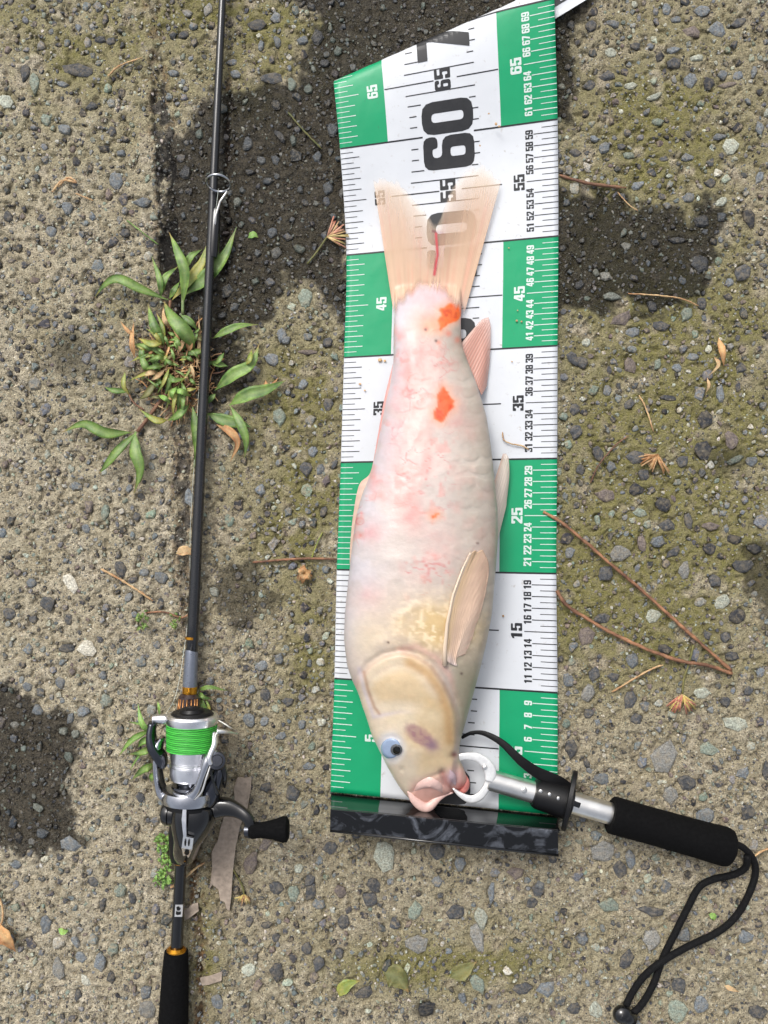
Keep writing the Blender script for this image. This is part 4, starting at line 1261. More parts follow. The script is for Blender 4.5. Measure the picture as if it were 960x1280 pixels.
fin('dorsal_fin', [(497, 452), (489, 500), (481, 545), (474, 585), (462, 625), (452, 665), (446, 712)], [(491, 455), (480, 500), (472, 545), (463, 590), (449, 606), (441, 645), (437, 690), (438, 716)][:8],
    [.018, .023, .026, .03, .032, .034, .036], [.017, .02, .022, .024, .022, .022, .026, .03], 160, 20,
    lambda px, py, a, b, r: blend((216, 186, 178), sstep(.35, .5, a) * .8, (212, 184, 166), sstep(.4, .9, b) * sstep(.5, .3, a) * .7, (214, 142, 138), r * .25, (190, 150, 136)),
    lambda px, py, a, b, r: .98 + 0 * a, fish, 22, 0.001, thick=.0014, tipjag=0.02)

# eye, lips
ze = ztop(489, 936)
def disc(cx_, cy_, rx0, ry0, lift, dome, mat, name, parent):
    z0 = ztop(490, 936); gx_ = (ztop(503, 936) - ztop(479, 936)) / 24 * 0.8; gy_ = (ztop(490, 946) - ztop(490, 926)) / 20
    vs = []; fs = []; n = 28; rings = 7
    def zf(x, y, q): return z0 + gx_ * (x - 490) + gy_ * (y - 936) + lift + dome * math.sqrt(max(0, 1 - q * q))
    vs.append(W(cx_, cy_, zf(cx_, cy_, 0)))
    for j in range(1, rings + 1):
        q = j / rings
        for k in range(n):
            t = 2 * math.pi * k / n
            x = cx_ + rx0 * q * math.cos(t); y = cy_ + ry0 * q * math.sin(t)
            vs.append(W(x, y, zf(x, y, q) - (0.003 if j == rings else 0)))
    for k in range(n):
        fs.append((0, 1 + (k + 1) % n, 1 + k))
    for j in range(rings - 1):
        for k in range(n):
            a = 1 + j * n + k; b = 1 + j * n + (k + 1) % n
            fs.append((a, b, b + n, a + n))
    mb = MB(); mb.add(vs, fs); return mb.build(name, mat, parent)
eye = disc(489, 935.5, 13, 13.5, -.0006, .0016, M_EYE, 'eye', fish)
disc(495, 937.3, 8.2, 8.2, .0004, .0016, M_IRIS, 'iris', eye)
disc(495.8, 937.8, 5.6, 5.6, .0012, .0016, M_PUPIL, 'pupil', eye)
def Zs(*a): return [tuple(W(x, y, z)) for x, y, z in a]
def blobtube(name, pts, rads, mat, parent, n=14, m=24, up=(0, 0, 1), e=2.0):
    p = cr(pts, m); r = cr([(x, x) if not isinstance(x, tuple) else x for x in rads], m)
    path = [W(q[0], q[1], q[2]) for q in p]
    rr = [(max(v[0], 1e-4), max(v[-1], 1e-4)) for v in r]
    return tube(name, path, rr, mat, parent, n, up, e)
blobtube('lower_lip', [(510, 988, .024), (517, 999, .023), (528, 1008, .022), (537, 1008, .022), (546, 999, .022), (556, 993, .022), (566, 991, .022)], [.001, (.0034, .0026), (.0044, .0032), (.004, .003), (.0032, .0024), (.002, .0016), .0006], M_LIP, fish)
blobtube('lip_fold', [(x, y, ztop(x, y) - .0008) for x, y in [(519, 988), (527, 980), (538, 976), (547, 982), (553, 990)]], [.001, (.0044, .0026), (.0056, .0034), (.0042, .0026), .001], M_LIP, fish)
blobtube('gum', [(581, 968, .020), (583.5, 978, .020), (580, 987, .019), (571, 991, .018)], [.001, .0026, .0030, .001], M_GUM, fish)
blobtube('mouth_lining', [(562, 962, ztop(562, 962) - .001), (565, 971, ztop(565, 971) - .001), (569, 980, ztop(569, 980) - .001)], [.001, (.0034, .002), .001], simple('mouth_lining_flesh', (188, 162, 168), .3, coat=.5), fish)

# ------------------------------------------------------------------ fish grip
grip = empty('fish_grip', W(760, 1010, 0), 'steel lip gripper with black foam handle clamped on the fish mouth', 'fish grip')
def flat_jaw(name, pts, wid, parent, z, thick=.0013):
    p = cr([(a, b) for a, b in pts], 26); w = cr([(x,) for x in wid], 26)[:, 0]
    tube(name, [W(x, y, z) for x, y in p], [(L_(q, z), thick) for q in w], M_STEELMAT, parent, 12, e=3.5)
flat_jaw('jaw', [(572, 947), (584, 945), (597, 947), (608, 955), (613, 966), (611, 977)], [4.5, 4.6, 5.5, 7.0, 7.5, 5.0], grip, .027)
flat_jaw('jaw', [(566, 985), (575, 993), (588, 999), (600, 995), (608, 984), (611, 974)], [1.0, 3.2, 4.8, 5.0, 4.5, 4.0], grip, .0235)
mb = MB(); ball(mb, W(606, 959, .029), L_(3.2), 14, 8, sz=.5); mb.build('pivot_pin', M_STEEL, grip)
zg = .019
lathe_obj('steel_tube', W(610, 974, zg), W(672, 992, zg), [(0, L_(12)), (.02, L_(13)), (1, L_(13))], M_STEEL, grip, 32)
mb = MB(); ball(mb, W(655, 988, zg + L_(12.4)), L_(4), 14, 8, sz=.3); mb.build('rivet', M_STEEL, grip)
lathe_obj('collar', W(666, 990, zg), W(712, 1003, zg), [(0, L_(13)), (.02, L_(16)), (.12, L_(18.5)), (1, L_(21.5))], M_BLACK, grip, 36)
mb = MB()
for k, (x, y) in enumerate([(676, 989), (687, 993), (698, 998)]):
    ball(mb, W(x, y, zg + L_(17.5 + k)), L_(2.4), 10, 6, sz=.4)
mb.build('collar_hole', M_STEEL, grip)
# finger flange: an oval disc seen almost edge-on
c0 = W(712, 1001, .021); ax = (W(730, 1006, .024) - c0).normalized()
mb = MB()
side = Vector((-ax.y, ax.x, 0)).normalized(); upv = ax.cross(side)
prof = []
n = 40
for t, sc in ((-.0022, .93), (-.0016, 1), (.0016, 1), (.0022, .93)):
    for k in range(n):
        q = 2 * math.pi * k / n
        prof.append(c0 + ax * t + side * (L_(37) * sc * math.cos(q)) + upv * (.0185 * sc * math.sin(q)))
fs = [(r * n + k, r * n + (k + 1) % n, (r + 1) * n + (k + 1) % n, (r + 1) * n + k) for r in range(3) for k in range(n)]
fs += [tuple(range(n - 1, -1, -1)), tuple(range(3 * n, 4 * n))]
mb.add(prof, fs); o = mb.build('finger_flange', M_BLACK, grip); split_sharp(o, 50)
lathe_obj('steel_tube', W(714, 1003, zg), W(770, 1019, zg), [(0, L_(13.2)), (1, L_(13.2))], M_STEEL, grip, 32)
blobtube('slot', [(714, 1003, zg + L_(12.8)), (725, 1007, zg + L_(12.9))], [(L_(3.4), .0006), (L_(3.4), .0006)], M_BLACKGLOSS, grip, m=4, e=3)
zh = .020
lathe_obj('foam_handle', W(763, 1018, zh), W(916, 1061, zh), [(0, L_(15)), (0.0, L_(20)), (.012, L_(22.2)), (.04, L_(22.5)), (.3, L_(22)), (.7, L_(22.5)), (.93, L_(23.5)), (.97, L_(22)), (.99, L_(18)), (1.0, L_(9))], M_FOAM, grip, 40)
p = cr([(577, 922, .016), (590, 916, .018), (606, 917, .020), (628, 929, .024), (650, 950, .026), (672, 966, .024), (695, 975, .022), (716, 985, .018)], 40)
wd = np.interp(np.linspace(0, 1, 40), [0, .2, .5, .75, .9, 1], [2.0, 2.4, 5.0, 7.5, 6.5, 3.5])
tube('trigger_strap', [W(*q) for q in p], [(L_(w), .0009) for w in wd], M_STRAP, grip, 10, e=3)
cordA = [(908, 1058, .016), (922, 1056, .015), (936, 1066, .010), (944, 1082, .005), (942, 1102, .004), (930, 1130, .004), (914, 1152, .004), (892, 1168, .004), (862, 1182, .005), (832, 1199, .0085), (808, 1217, .006), (792, 1238, .004), (783, 1256, .005), (779, 1268, .007)]
cordB = [(934, 1070, .013), (932, 1084, .008), (918, 1093, .004), (892, 1099, .004), (874, 1109, .004), (860, 1134, .004), (844, 1166, .004), (828, 1199, .004), (818, 1227, .004), (806, 1250, .004), (794, 1264, .005), (784, 1269, .007)]
for cpts in (cordA, cordB):
    tube('lanyard_cord', [W(*q) for q in cr(cpts, 70)], L_(4.3), M_CORD, grip, 10)
mb = MB(); ball(mb, W(778, 1268, .009), L_(11.5), 22, 14, sx=1.05, sz=.8); sweep(mb, [W(774, 1266, .009), W(792, 1276, .009)], L_(9), 16); mb.build('cord_stopper', M_BLACKGLOSS, grip)
blobtube('cord_tail', [(788, 1274, .006), (793, 1290, .004), (786, 1320, .004)], [L_(4), L_(4), L_(4)], M_CORD, grip)

# ------------------------------------------------------------------ fishing rod and reel
rod = empty('fishing_rod', W(240, 700, 0), 'black fishing rod with spinning reel of bright green line lying beside the mat', 'fishing rod')
zr = .012
def rodx(y): return 278 - y * 0.0485 + (y / 1000.0) ** 2 * 2.0
tube('blank', [W(rodx(y), y, zr) for y in (-1500, -400, 0, 225, 400, 600, 780, 845)], [L_(r) for r in (1.3, 3.0, 4.6, 5.2, 5.8, 6.4, 7.2, 7.8)], M_BLANK, rod, 18)
lathe_obj('guide_wrapping', W(270, 262, zr), W(266.3, 322, zr), [(0, L_(4.8)), (.1, L_(6.2)), (.5, L_(6.7)), (.9, L_(6.6)), (1, L_(5.5))], M_BLACKGLOSS, rod, 18)
# line guide: ring on two legs, standing up and leaning towards the tip
gc_ = W(273, 229, .027)
gax = Vector((0.03, 0.86, -0.36)).normalized()
gs = Vector((1, 0, 0)); gs = (gs - gax * gs.dot(gax)).normalized(); gu = gax.cross(gs)
mb = MB()
sweep(mb, [gc_ + gs * (L_(14.5) * math.cos(t)) + gu * (L_(14.5) * math.sin(t)) for t in np.linspace(0, 2 * math.pi, 36, endpoint=False)], .0011, 8, up=gax, closed=True)
gd = mb.build('line_guide', M_ROTOR, rod)
mb = MB()
sweep(mb, [Vector(q) for q in (W(284, 239, .022), W(275, 252, .018), W(270, 268, .0165), W(268.5, 285, .0155))], [.0009, .001, .001, .0007], 8)
mb.build('guide_leg', M_STEEL, gd)
# a second guide further along the rod
gc2 = W(298, -300, .023)
mb = MB()
sweep(mb, [gc2 + gs * (L_(9) * math.cos(t)) + gu * (L_(9) * math.sin(t)) for t in np.linspace(0, 2 * math.pi, 30, endpoint=False)], .0009, 8, up=gax, closed=True)
sweep(mb, [Vector(W(rodx(-300) + 4, -296, .018)), Vector(W(rodx(-265), -265, .0145))], .0009, 8)
mb.build('line_guide', M_GUNMETAL, rod)
lathe_obj('grey_winding', W(rodx(812) - .4, 812, zr), W(rodx(856) - .6, 858, zr), [(0, L_(7.4)), (.08, L_(8.2)), (1, L_(9))], M_BLANKGREY, rod, 20)
lathe_obj('gold_ring', W(237.5, 857, zr), W(237, 867, zr), [(0, L_(8)), (.1, L_(9)), (.9, L_(9)), (1, L_(8.6))], M_GOLD, rod, 24)
lathe_obj('gold_line', W(239.4, 796, zr), W(239.2, 799, zr), [(0, L_(7.9)), (1, L_(7.9))], M_GOLD, rod, 20)
lathe_obj('reel_seat_front', W(237, 867, zr), W(235, 905, zr), [(0, L_(9.5)), (.1, L_(13.5)), (.8, L_(15.5)), (1, L_(14))], M_BROWNGLOSS, rod, 28)
for k in (-52, -38, -20, 0, 22, 40, 54):
    a = R_(k)
    mb = MB()
    r0, r1 = L_(13.7), L_(15.4)
    p0 = W(237, 872, zr); p1 = W(235.3, 900, zr)
    sweep(mb, [p0 + Vector((math.sin(a) * r0, 0, math.cos(a) * r0)), p1 + Vector((math.sin(a) * r1, 0, math.cos(a) * r1))], (.0007, .0007), 6)
    mb.build('copper_stripe', M_COPPER, rod)
lathe_obj('reel_seat', W(235, 905, zr), W(228.5, 1035, zr), [(0, L_(13)), (.5, L_(11)), (1, L_(12.5))], M_BLACK, rod, 24)
lathe_obj('reel_seat_hood', W(229.5, 1030, zr + .002), W(226.5, 1077, zr + .001), [(0, L_(17)), (.3, L_(17.5)), (.8, L_(15.5)), (.97, L_(13)), (1, L_(11))], M_BLACK, rod, 28)
lathe_obj('hood_ring', W(226.3, 1076, zr), W(226.2, 1079, zr), [(0, L_(8.5)), (1, L_(8.5))], M_GOLD, rod, 24)
lathe_obj('rear_shaft', W(226, 1078, zr), W(220.6, 1190, zr), [(0, L_(7)), (1, L_(7.6))], M_BLACKGLOSS, rod, 24)
mb = MB()
p0, p1 = W(223.9, 1131, zr + L_(7.4)), W(222.9, 1146, zr + L_(7.5))
sd_ = Vector((L_(4.6), 0, 0))
mb.add([p0 - sd_, p1 - sd_, p1 + sd_, p0 + sd_, p0 - sd_ - Vector((0, 0, .002)), p1 - sd_ - Vector((0, 0, .002)), p1 + sd_ - Vector((0, 0, .002)), p0 + sd_ - Vector((0, 0, .002))],
       [(0, 1, 2, 3), (4, 7, 6, 5), (0, 4, 5, 1), (1, 5, 6, 2), (2, 6, 7, 3), (3, 7, 4, 0)])
badge = mb.build('badge', M_STEEL, rod, False)
mb = MB()
for pts in ([(220.4, 1134), (223, 1133), (226, 1136), (224, 1138.5), (221, 1138)], [(220, 1139), (223, 1140), (226, 1139.5), (226, 1143), (222, 1144), (219.6, 1143)]):
    c_ = W(sum(p[0] for p in pts) / len(pts), sum(p[1] for p in pts) / len(pts), zr + L_(7.6) + .0004)
    mb.add([c_] + [W(x, y, zr + L_(7.6) + .0004) for x, y in pts], [(0, 1 + (k + 1) % len(pts), 1 + k) for k in range(len(pts))])
mb.build('badge_mark', M_BLACK, badge, False)
lathe_obj('gold_ring', W(220.7, 1184, zr + .001), W(220.3, 1193, zr + .001), [(0, L_(9)), (.3, L_(12)), (.9, L_(12.5)), (1, L_(11))], M_GOLD, rod, 24)
lathe_obj('butt_grip', W(220.4, 1188, zr + .001), W(209, 1460, zr + .001), [(0, L_(11.5)), (.004, L_(14.2)), (.03, L_(15)), (.12, L_(16.5)), (.33, L_(18.3)), (.6, L_(17)), (.95, L_(17)), (.98, L_(15)), (1, L_(9))], M_FOAM, rod, 36)
tube('line_strand', [W(x, y, z) for x, y, z in cr([(273, 236, .022), (262, 330, .006), (252, 440, .0045), (244, 560, .0045), (238, 660, .0045), (236, 760, .006), (222, 860, .03), (205, 897, .055)], 40)], .00024, M_NYLON, rod, 4)

reel = bpy.data.objects.new('reel', None); scene.collection.objects.link(reel)
reel.parent = rod; reel.matrix_parent_inverse = rod.matrix_basis.inverted(); reel.location = W(238, 960, .05)
bpy.context.view_layer.update()
class _RP:
    pass
def rchild(o):
    o.parent = reel; o.matrix_parent_inverse = reel.matrix_world.inverted()
    return o
za = .058
LZ = lambda r: L_(r, za)
def cyl(name, x0, y0, x1, y1, prof, mat, z=za, n=44):
    o = lathe_obj(name, W(x0, y0, z), W(x1, y1, z), [(t, L_(r, z)) for t, r in prof], mat, None, n)
    return rchild(o)
cyl('spool_lip', 240, 892, 239.7, 906, [(0, 20), (.05, 31), (.25, 33.2), (.6, 33.0), (1, 30.5)], M_CHROME)
cyl('spool_knob', 240, 884, 240, 893, [(0, 9), (.2, 14), (.6, 16), (.62, 24), (1, 27)], M_BLACK)
cyl('spooled_line', 239.7, 905, 239, 936, [(t, 31.3 - t + .35 * math.cos(math.pi * k)) for k, t in enumerate(np.linspace(0, 1, 35))], M_LINE)
cyl('spool_skirt', 238, 935, 236.5, 974, [(0, 29.5), (.04, 27), (.07, 24.5), (.38, 24.0), (.40, 23.2), (.44, 23.2), (.46, 24.0), (.5, 24), (.52, 23.2), (.55, 23.2), (.57, 24.5), (.9, 24), (1, 22)], M_CHROME)
cyl('spool_shaft', 236.5, 972, 236, 990, [(0, 16), (.5, 15), (.52, 21), (1, 23)], M_GUNMETAL)
cyl('rotor_cup', 236, 984, 235, 1004, [(0, 27), (.15, 33), (.5, 35), (.85, 33), (1, 28)], M_ROTOR)
def rtube(name, pts, rads, mat, n=14, m=24, e=2.6, up=(0, 0, 1)):
    return rchild(blobtube(name, pts, rads, mat, None, n, m, up, e))
rtube('rotor_arm', [(216, 998, .060), (203, 990, .060), (198, 970, .061), (197, 950, .062), (199, 930, .062), (203, 922, .062)], [(.006, .010), (.0035, .011), (.0026, .011), (.0026, .011), (.003, .010), (.002, .006)], M_ROTOR)
rtube('rotor_arm', [(232, 1000, .070), (246, 988, .072), (254, 968, .074), (260, 950, .074), (268, 936, .072)], [(.006, .006), (.004, .008), (.0034, .008), (.004, .008), (.004, .006)], M_ROTOR)
rtube('rotor_arm_cover', [(240, 1002, .060), (258, 998, .060), (268, 980, .062), (276, 960, .062), (278, 950, .06)], [(.008, .008), (.009, .008), (.007, .008), (.0045, .008), (.003, .006)], M_GUNMETAL)
rtube('arm_trim', [(243, 1000, .0785), (252, 990, .0805), (258, 972, .081), (263, 957, .0805)], [.0006, .0008, .0008, .0005], M_STEEL, n=8)
rtube('bail_arm', [(191, 903, .066), (189, 918, .066), (192, 934, .066), (201, 948, .064), (205, 958, .063)], [(.003, .006), (.0034, .008), (.0044, .009), (.005, .009), (.0025, .006)], M_GUNMETAL)
rtube('bail_arm', [(269, 917, .070), (268, 930, .076), (262, 946, .080), (264, 955, .080)], [(.0026, .003), (.0024, .004), (.0024, .004), (.002, .003)], M_CHROME)
rtube('line_roller', [(190, 899, .066), (204, 899, .064), (208, 899, .064)], [(.003, .003), (.0042, .0042), (.0038, .004)], M_CHROME, e=2)
mb = MB(); lathe(mb, W(270, 951, .066), W(271, 951, .080), [(0, L_(11)), (.8, L_(11)), (.93, L_(9.5)), (.95, L_(7)), (1, L_(6))], 28); o = mb.build('bail_hub', M_GUNMETAL, None); split_sharp(o); rchild(o)
rtube('bail_wire', [(271, 914, .074), (280, 914.5, .072), (291, 916, .064), (297, 917, .055), (290, 911, .030), (262, 896, .024), (225, 893, .026), (200, 897, .045)], [.0022, .0018, .0009, .0008, .0008, .0008, .0008, .0009], M_STEEL, n=10, m=50, e=2)
rtube('bail_spring_arm', [(262, 958, .078), (266, 975, .077), (272, 992, .07)], [.0014, .001, .0018], M_BLACKGLOSS)
rtube('bail_spring_arm', [(278, 955, .070), (281, 970, .066), (281, 984, .06)], [.002, .0025, .001], M_BLACKGLOSS)
# body
rtube('reel_body', [(246, 1003, .056), (243, 1016, .056), (240, 1030, .054), (237, 1045, .050), (233, 1062, .042), (231, 1075, .030)], [(.016, .016), (.0185, .018), (.0165, .018), (.0118, .017), (.010, .013), (.006, .006)], M_BLACKGLOSS, n=26, m=34, e=2.4)
cyl('body_collar', 236, 1002, 235.5, 1009, [(0, 26), (.2, 29), (.8, 29), (1, 26)], M_BLACK)
rtube('reel_foot', [(238, 1020, .045), (234, 1015, .030), (232, 1000, .020), (232, 985, .016)], [(.004, .010), (.004, .010), (.005, .008), (.006, .004)], M_BLACK)
mb = MB(); lathe(mb, W(224, 1017, .056), W(203, 1016, .056), [(0, L_(15, .06)), (.55, L_(15.5, .06)), (.6, L_(13.5, .06)), (.62, L_(15, .06)), (.86, L_(14.5, .06)), (1, L_(12, .06))], 30); o = mb.build('drive_cap', M_BLACKGLOSS, None); split_sharp(o); rchild(o)
mb = MB(); lathe(mb, W(208, 1016, .056), W(202.5, 1016, .056), [(0, L_(13.2, .06)), (.6, L_(13, .06)), (.8, L_(10.5, .06)), (1, L_(9, .06))], 30); o = mb.build('cap_ring', M_STEEL, None); split_sharp(o); rchild(o)
# emblem plate on the tail of the body
mb = MB()
ep = [(229, 1006), (233, 1005), (232.5, 1030), (233, 1046), (242, 1048), (240, 1062), (236, 1072), (229, 1071), (227, 1060), (229, 1045), (227, 1025)]
ze0 = .0735
def zb(y): return float(np.interp(y, [1003, 1030, 1045, 1062, 1075], [.0790, .0790, .0765, .0690, .0570]))
vt = [W(x, y, zb(y)) for x, y in ep]; vb = [p - Vector((0, 0, .003)) for p in vt]
tri = geometry.tessellate_polygon([[Vector((p.x, p.y, 0)) for p in vt]])
fs = [tuple(t) for t in tri]; n = len(ep)
fs += [(i, (i + 1) % n, n + (i + 1) % n, n + i) for i in range(n)]
mb.add(vt + vb, fs)
emb = rchild(mb.build('body_plate', M_CHROME, None, False))
mb = MB()
for cxx, cyy, rx0, ry0 in ((231.5, 1054, 1.2, 4), (236, 1054, 1.2, 4), (233.5, 1066, 3.2, 3)):
    c_ = W(cxx, cyy, zb(cyy) + .0012)
    mb.add([c_] + [W(cxx + rx0 * math.cos(t), cyy + ry0 * math.sin(t), zb(cyy + ry0 * math.sin(t)) + .0012) for t in np.linspace(0, 2 * math.pi, 12, endpoint=False)], [(0, 1 + (k + 1) % 12, 1 + k) for k in range(12)])
rchild(mb.build('plate_slot', M_BLACK, None, False))
# handle
cyl2 = lathe_obj('handle_hub', W(255, 1013, .056), W(280, 1011, .056), [(0, L_(14, .06)), (.3, L_(14, .06)), (.32, L_(12, .06)), (.6, L_(11.5, .06)), (.62, L_(12.5, .06)), (1, L_(10, .06))], M_BLACKGLOSS, None, 30); rchild(cyl2)
rtube('handle_arm', [(268, 1009, .056), (284, 1009, .058), (298, 1014, .060), (309, 1022, .062), (313, 1033, .062), (311, 1046, .062)], [(.0085, .007), (.0074, .0055), (.0056, .0042), (.0046, .004), (.0044, .004), (.003, .0035)], M_BLACKGLOSS, m=30, e=3)
o = lathe_obj('handle_knob', W(311, 1038, .062), W(361, 1036.5, .062), [(0, L_(8, .06)), (.08, L_(10.5, .06)), (.3, L_(9.5, .06)), (.6, L_(12, .06)), (.85, L_(16, .06)), (.95, L_(15.5, .06)), (1, L_(11, .06))], M_FOAM, None, 32); rchild(o)
o = lathe_obj('knob_ring', W(306, 1038, .062), W(313, 1038, .062), [(0, L_(8, .06)), (1, L_(8, .06))], M_GUNMETAL, None, 24); rchild(o)

# ------------------------------------------------------------------ weeds
def leaf(parent, pts, width, mat=None, h=.008, z0=.003, ztip=.004, name='leaf', fold=.25, peak=.45):
    p = cr(pts, 20)
    m = len(p); vs = []; fs = []
    path = []
    for i in range(m):
        t = i / (m - 1)
        z = z0 * (1 - t) + ztip * t + h * math.sin(math.pi * t ** 0.9)
        path.append(W(p[i][0], p[i][1], z))
    for i in range(m):
        t = i / (m - 1)
        T = (path[min(i + 1, m - 1)] - path[max(i - 1, 0)]).normalized()
        sdv = T.cross(Vector((0, 0, 1)))
        if sdv.length < 1e-3: sdv = Vector((1, 0, 0))
        sdv.normalize()
        tt_ = t ** (0.75)
        w = L_(width) * 0.5 * max(0.03, (math.sin(math.pi * min(1, tt_)) ** 1.15) * (1.0 if t > .2 else 0.55 + 2.2 * t))
        wv_ = 0.12 * w * math.sin(i * 1.3 + pts[0][0])
        for k, q in enumerate((-1, -.55, 0, .55, 1)):
            zz = abs(q) * w * fold * (1.2 if abs(q) < 1 else 0.9) + (wv_ if abs(q) == 1 else 0)
            vs.append(path[i] + sdv * (q * w) + Vector((0, 0, zz)))
    N = len(vs)
    vs += [v - Vector((0, 0, .0003)) for v in vs]
    for i in range(m - 1):
        for k in range(4):
            a = i * 5 + k
            fs.append((a, a + 1, a + 6, a + 5)); fs.append((N + a, N + a + 5, N + a + 6, N + a + 1))
        for k in (0, 4):
            a = i * 5 + k
            fs.append((a, a + 5, N + a + 5, N + a))
    mb = MB(); mb.add(vs, fs)
    o = mb.build(name, mat or M_LEAF, parent)
    cc_ = np.zeros((2 * N, 4)); k5 = np.tile(np.array([0.15, 0.0, 1.0, 0.0, 0.15]), m)
    tt5 = np.repeat(np.linspace(0, 1, m), 5)
    cc_[:N, 0] = k5; cc_[N:, 0] = k5
    cc_[:N, 1] = sstep(.8, 1, tt5); cc_[N:, 1] = cc_[:N, 1]
    setcol(o, cc_, 'rib')
    return o
C8 = lambda pts: [(60 + x / 2.909, 200 + y / 2.909) for x, y in pts]
weed = empty('weed', W(222, 465, 0), 'large green weed clump with broad blades growing in the slab joint under the rod', 'weed')
LV = [
    ([(440, 510), (340, 470), (255, 432), (205, 455), (170, 500)], 40, M_LEAF, .012),
    ([(490, 530), (497, 410), (470, 330), (440, 262)], 44, M_LEAF, .014),
    ([(500, 490), (570, 430), (640, 350), (686, 243)], 58, M_LEAF, .003),
    ([(450, 510), (520, 430), (560, 370), (580, 300)], 44, M_LEAFY, .003),
    ([(412, 500), (405, 430), (376, 348)], 26, M_LEAF, .010),
    ([(408, 500), (425, 430), (475, 385)], 30, M_LEAF, .008),
    ([(534, 690), (500, 630), (450, 570), (420, 512)], 62, M_LEAF, .018),
    ([(415, 655), (385, 600), (362, 522)], 38, M_LEAF, .012),
    ([(596, 650), (650, 620), (700, 602), (765, 598)], 32, M_LEAF, .006),
    ([(606, 838), (670, 782), (740, 740), (768, 668)], 52, M_LEAF, .010),
    ([(658, 892), (720, 855), (800, 832), (866, 800)], 56, M_LEAF, .009),
    ([(575, 920), (640, 945), (700, 958), (740, 972)], 50, M_LEAF, .003),
    ([(662, 893), (700, 960), (720, 1020), (714, 1088)], 38, M_LEAF, .009),
    ([(525, 895), (540, 980), (545, 1060), (524, 1138)], 44, M_LEAF, .002),
    ([(305, 990), (210, 993), (130, 960), (50, 990)], 46, M_LEAF, .012),
    ([(328, 985), (260, 1050), (215, 1105), (184, 1142)], 36, M_LEAF, .010),
    ([(316, 985), (318, 1060), (335, 1130), (312, 1214)], 50, M_LEAF, .010),
    ([(570, 690), (530, 700), (480, 705)], 40, M_LEAF, .004),
    ([(515, 885), (470, 930), (430, 948)], 46, M_LEAF, .010),
    ([(425, 655), (375, 668), (325, 645)], 36, M_LEAFY, .010),
    ([(465, 745), (440, 735), (415, 712)], 44, M_LEAF, .010),
    ([(372, 775), (350, 740), (330, 680)], 32, M_LEAF, .008),
    ([(655, 750), (610, 740), (575, 735)], 34, M_LEAF, .003),
    ([(500, 395), (520, 350), (560, 325)], 34, M_LEAF, .006),
    ([(480, 700), (470, 660), (455, 632)], 40, M_LEAF, .010),
    ([(350, 740), (340, 700), (350, 660)], 40, M_LEAF, .006),
    ([(300, 840), (240, 838), (205, 825)], 24, M_LEAF, .006),
    ([(440, 780), (460, 800), (510, 790)], 30, M_LEAF, .012),
    ([(440, 505), (460, 470), (480, 440)], 50, M_LEAF, .010),
    ([(640, 700), (620, 730), (596, 750)], 30, M_LEAF, .006),
    ([(435, 945), (390, 945), (330, 905)], 30, M_LEAFY, .008),
    ([(610, 850), (590, 870), (560, 905)], 40, M_LEAF, .002),
    ([(480, 560), (520, 590), (545, 620)], 30, M_LEAF, .004),
    ([(395, 800), (360, 850), (330, 870)], 30, M_LEAFOLIVE, .006),
    ([(520, 860), (480, 840), (440, 850)], 40, M_LEAFB, .013),
    ([(400, 855), (430, 870), (450, 895)], 34, M_LEAFB, .013),
    ([(470, 820), (450, 850), (455, 885)], 34, M_LEAFB, .015),
    ([(280, 770), (275, 820), (300, 860)], 20, M_LEAFY, .006),
    ([(315, 720), (305, 660), (312, 590)], 22, M_LEAFDRY, .008),
    ([(320, 640), (290, 620), (262, 585)], 16, M_LEAFDRY, .006),
    ([(612, 962), (660, 985), (690, 1030), (662, 1098)], 34, M_LEAFDRY, .006),
    ([(510, 700), (515, 660), (510, 600)], 30, M_LEAFDRY, .008),
    ([(540, 760), (550, 660), (548, 560)], 14, M_STRAW, .003),
    ([(790, 800), (800, 830), (840, 790)], 22, M_LEAFDRY, .006),
    ([(740, 690), (730, 730), (700, 745)], 24, M_LEAFY, .013),
]
for pts, w, m_, h in LV:
    ll_ = sum(math.hypot(pts[i + 1][0] - pts[i][0], pts[i + 1][1] - pts[i][1]) for i in range(len(pts) - 1))
    w = min(w, .30 * ll_)
    leaf(weed, C8(pts), w / 2.909 * 0.86, m_, h, z0=.004, ztip=.003)
for pts, r in (([(325, 988), (355, 950), (402, 885), (440, 840)], 2.3), ([(430, 700), (425, 640), (440, 560), (445, 510)], 1.8), ([(350, 910), (310, 880), (285, 830)], 1.2)):
    tube('stem', [W(x, y, .004) for x, y in cr(C8(pts), 10)], L_(r), M_STEM, weed, 8)
tube('stem', [W(x, y, .006) for x, y in cr(C8([(490, 560), (490, 480), (488, 400)]), 10)], L_(1.9), M_STEMG, weed, 8)
mb = MB()
for i in range(330):
    a = random.uniform(0, 6.28); q = random.random() ** .6
    x = 222 + math.cos(a) * 46 * q; y = 462 + math.sin(a) * 58 * q
    b = random.uniform(0, 6.28); l = random.uniform(5, 20)
    z = random.uniform(.001, .0075) * (1 - .5 * q)
    if abs(x - rodx(y)) < 8: z = min(z, .003)
    p = [W(x, y, z), W(x + math.cos(b) * l * .5 + random.uniform(-2, 2), y + math.sin(b) * l * .5 + random.uniform(-2, 2), z + random.uniform(0, .002)), W(x + math.cos(b) * l, y + math.sin(b) * l, max(.0005, z - .001))]
    sweep(mb, p, L_(random.uniform(.35, .9)), 4, cap=False, mi=random.choice((0, 0, 1, 2)))
o = mb.build('dead_straw', [M_STRAW, M_STEM, M_LEAFDRY], weed); o['kind'] = 'stuff'

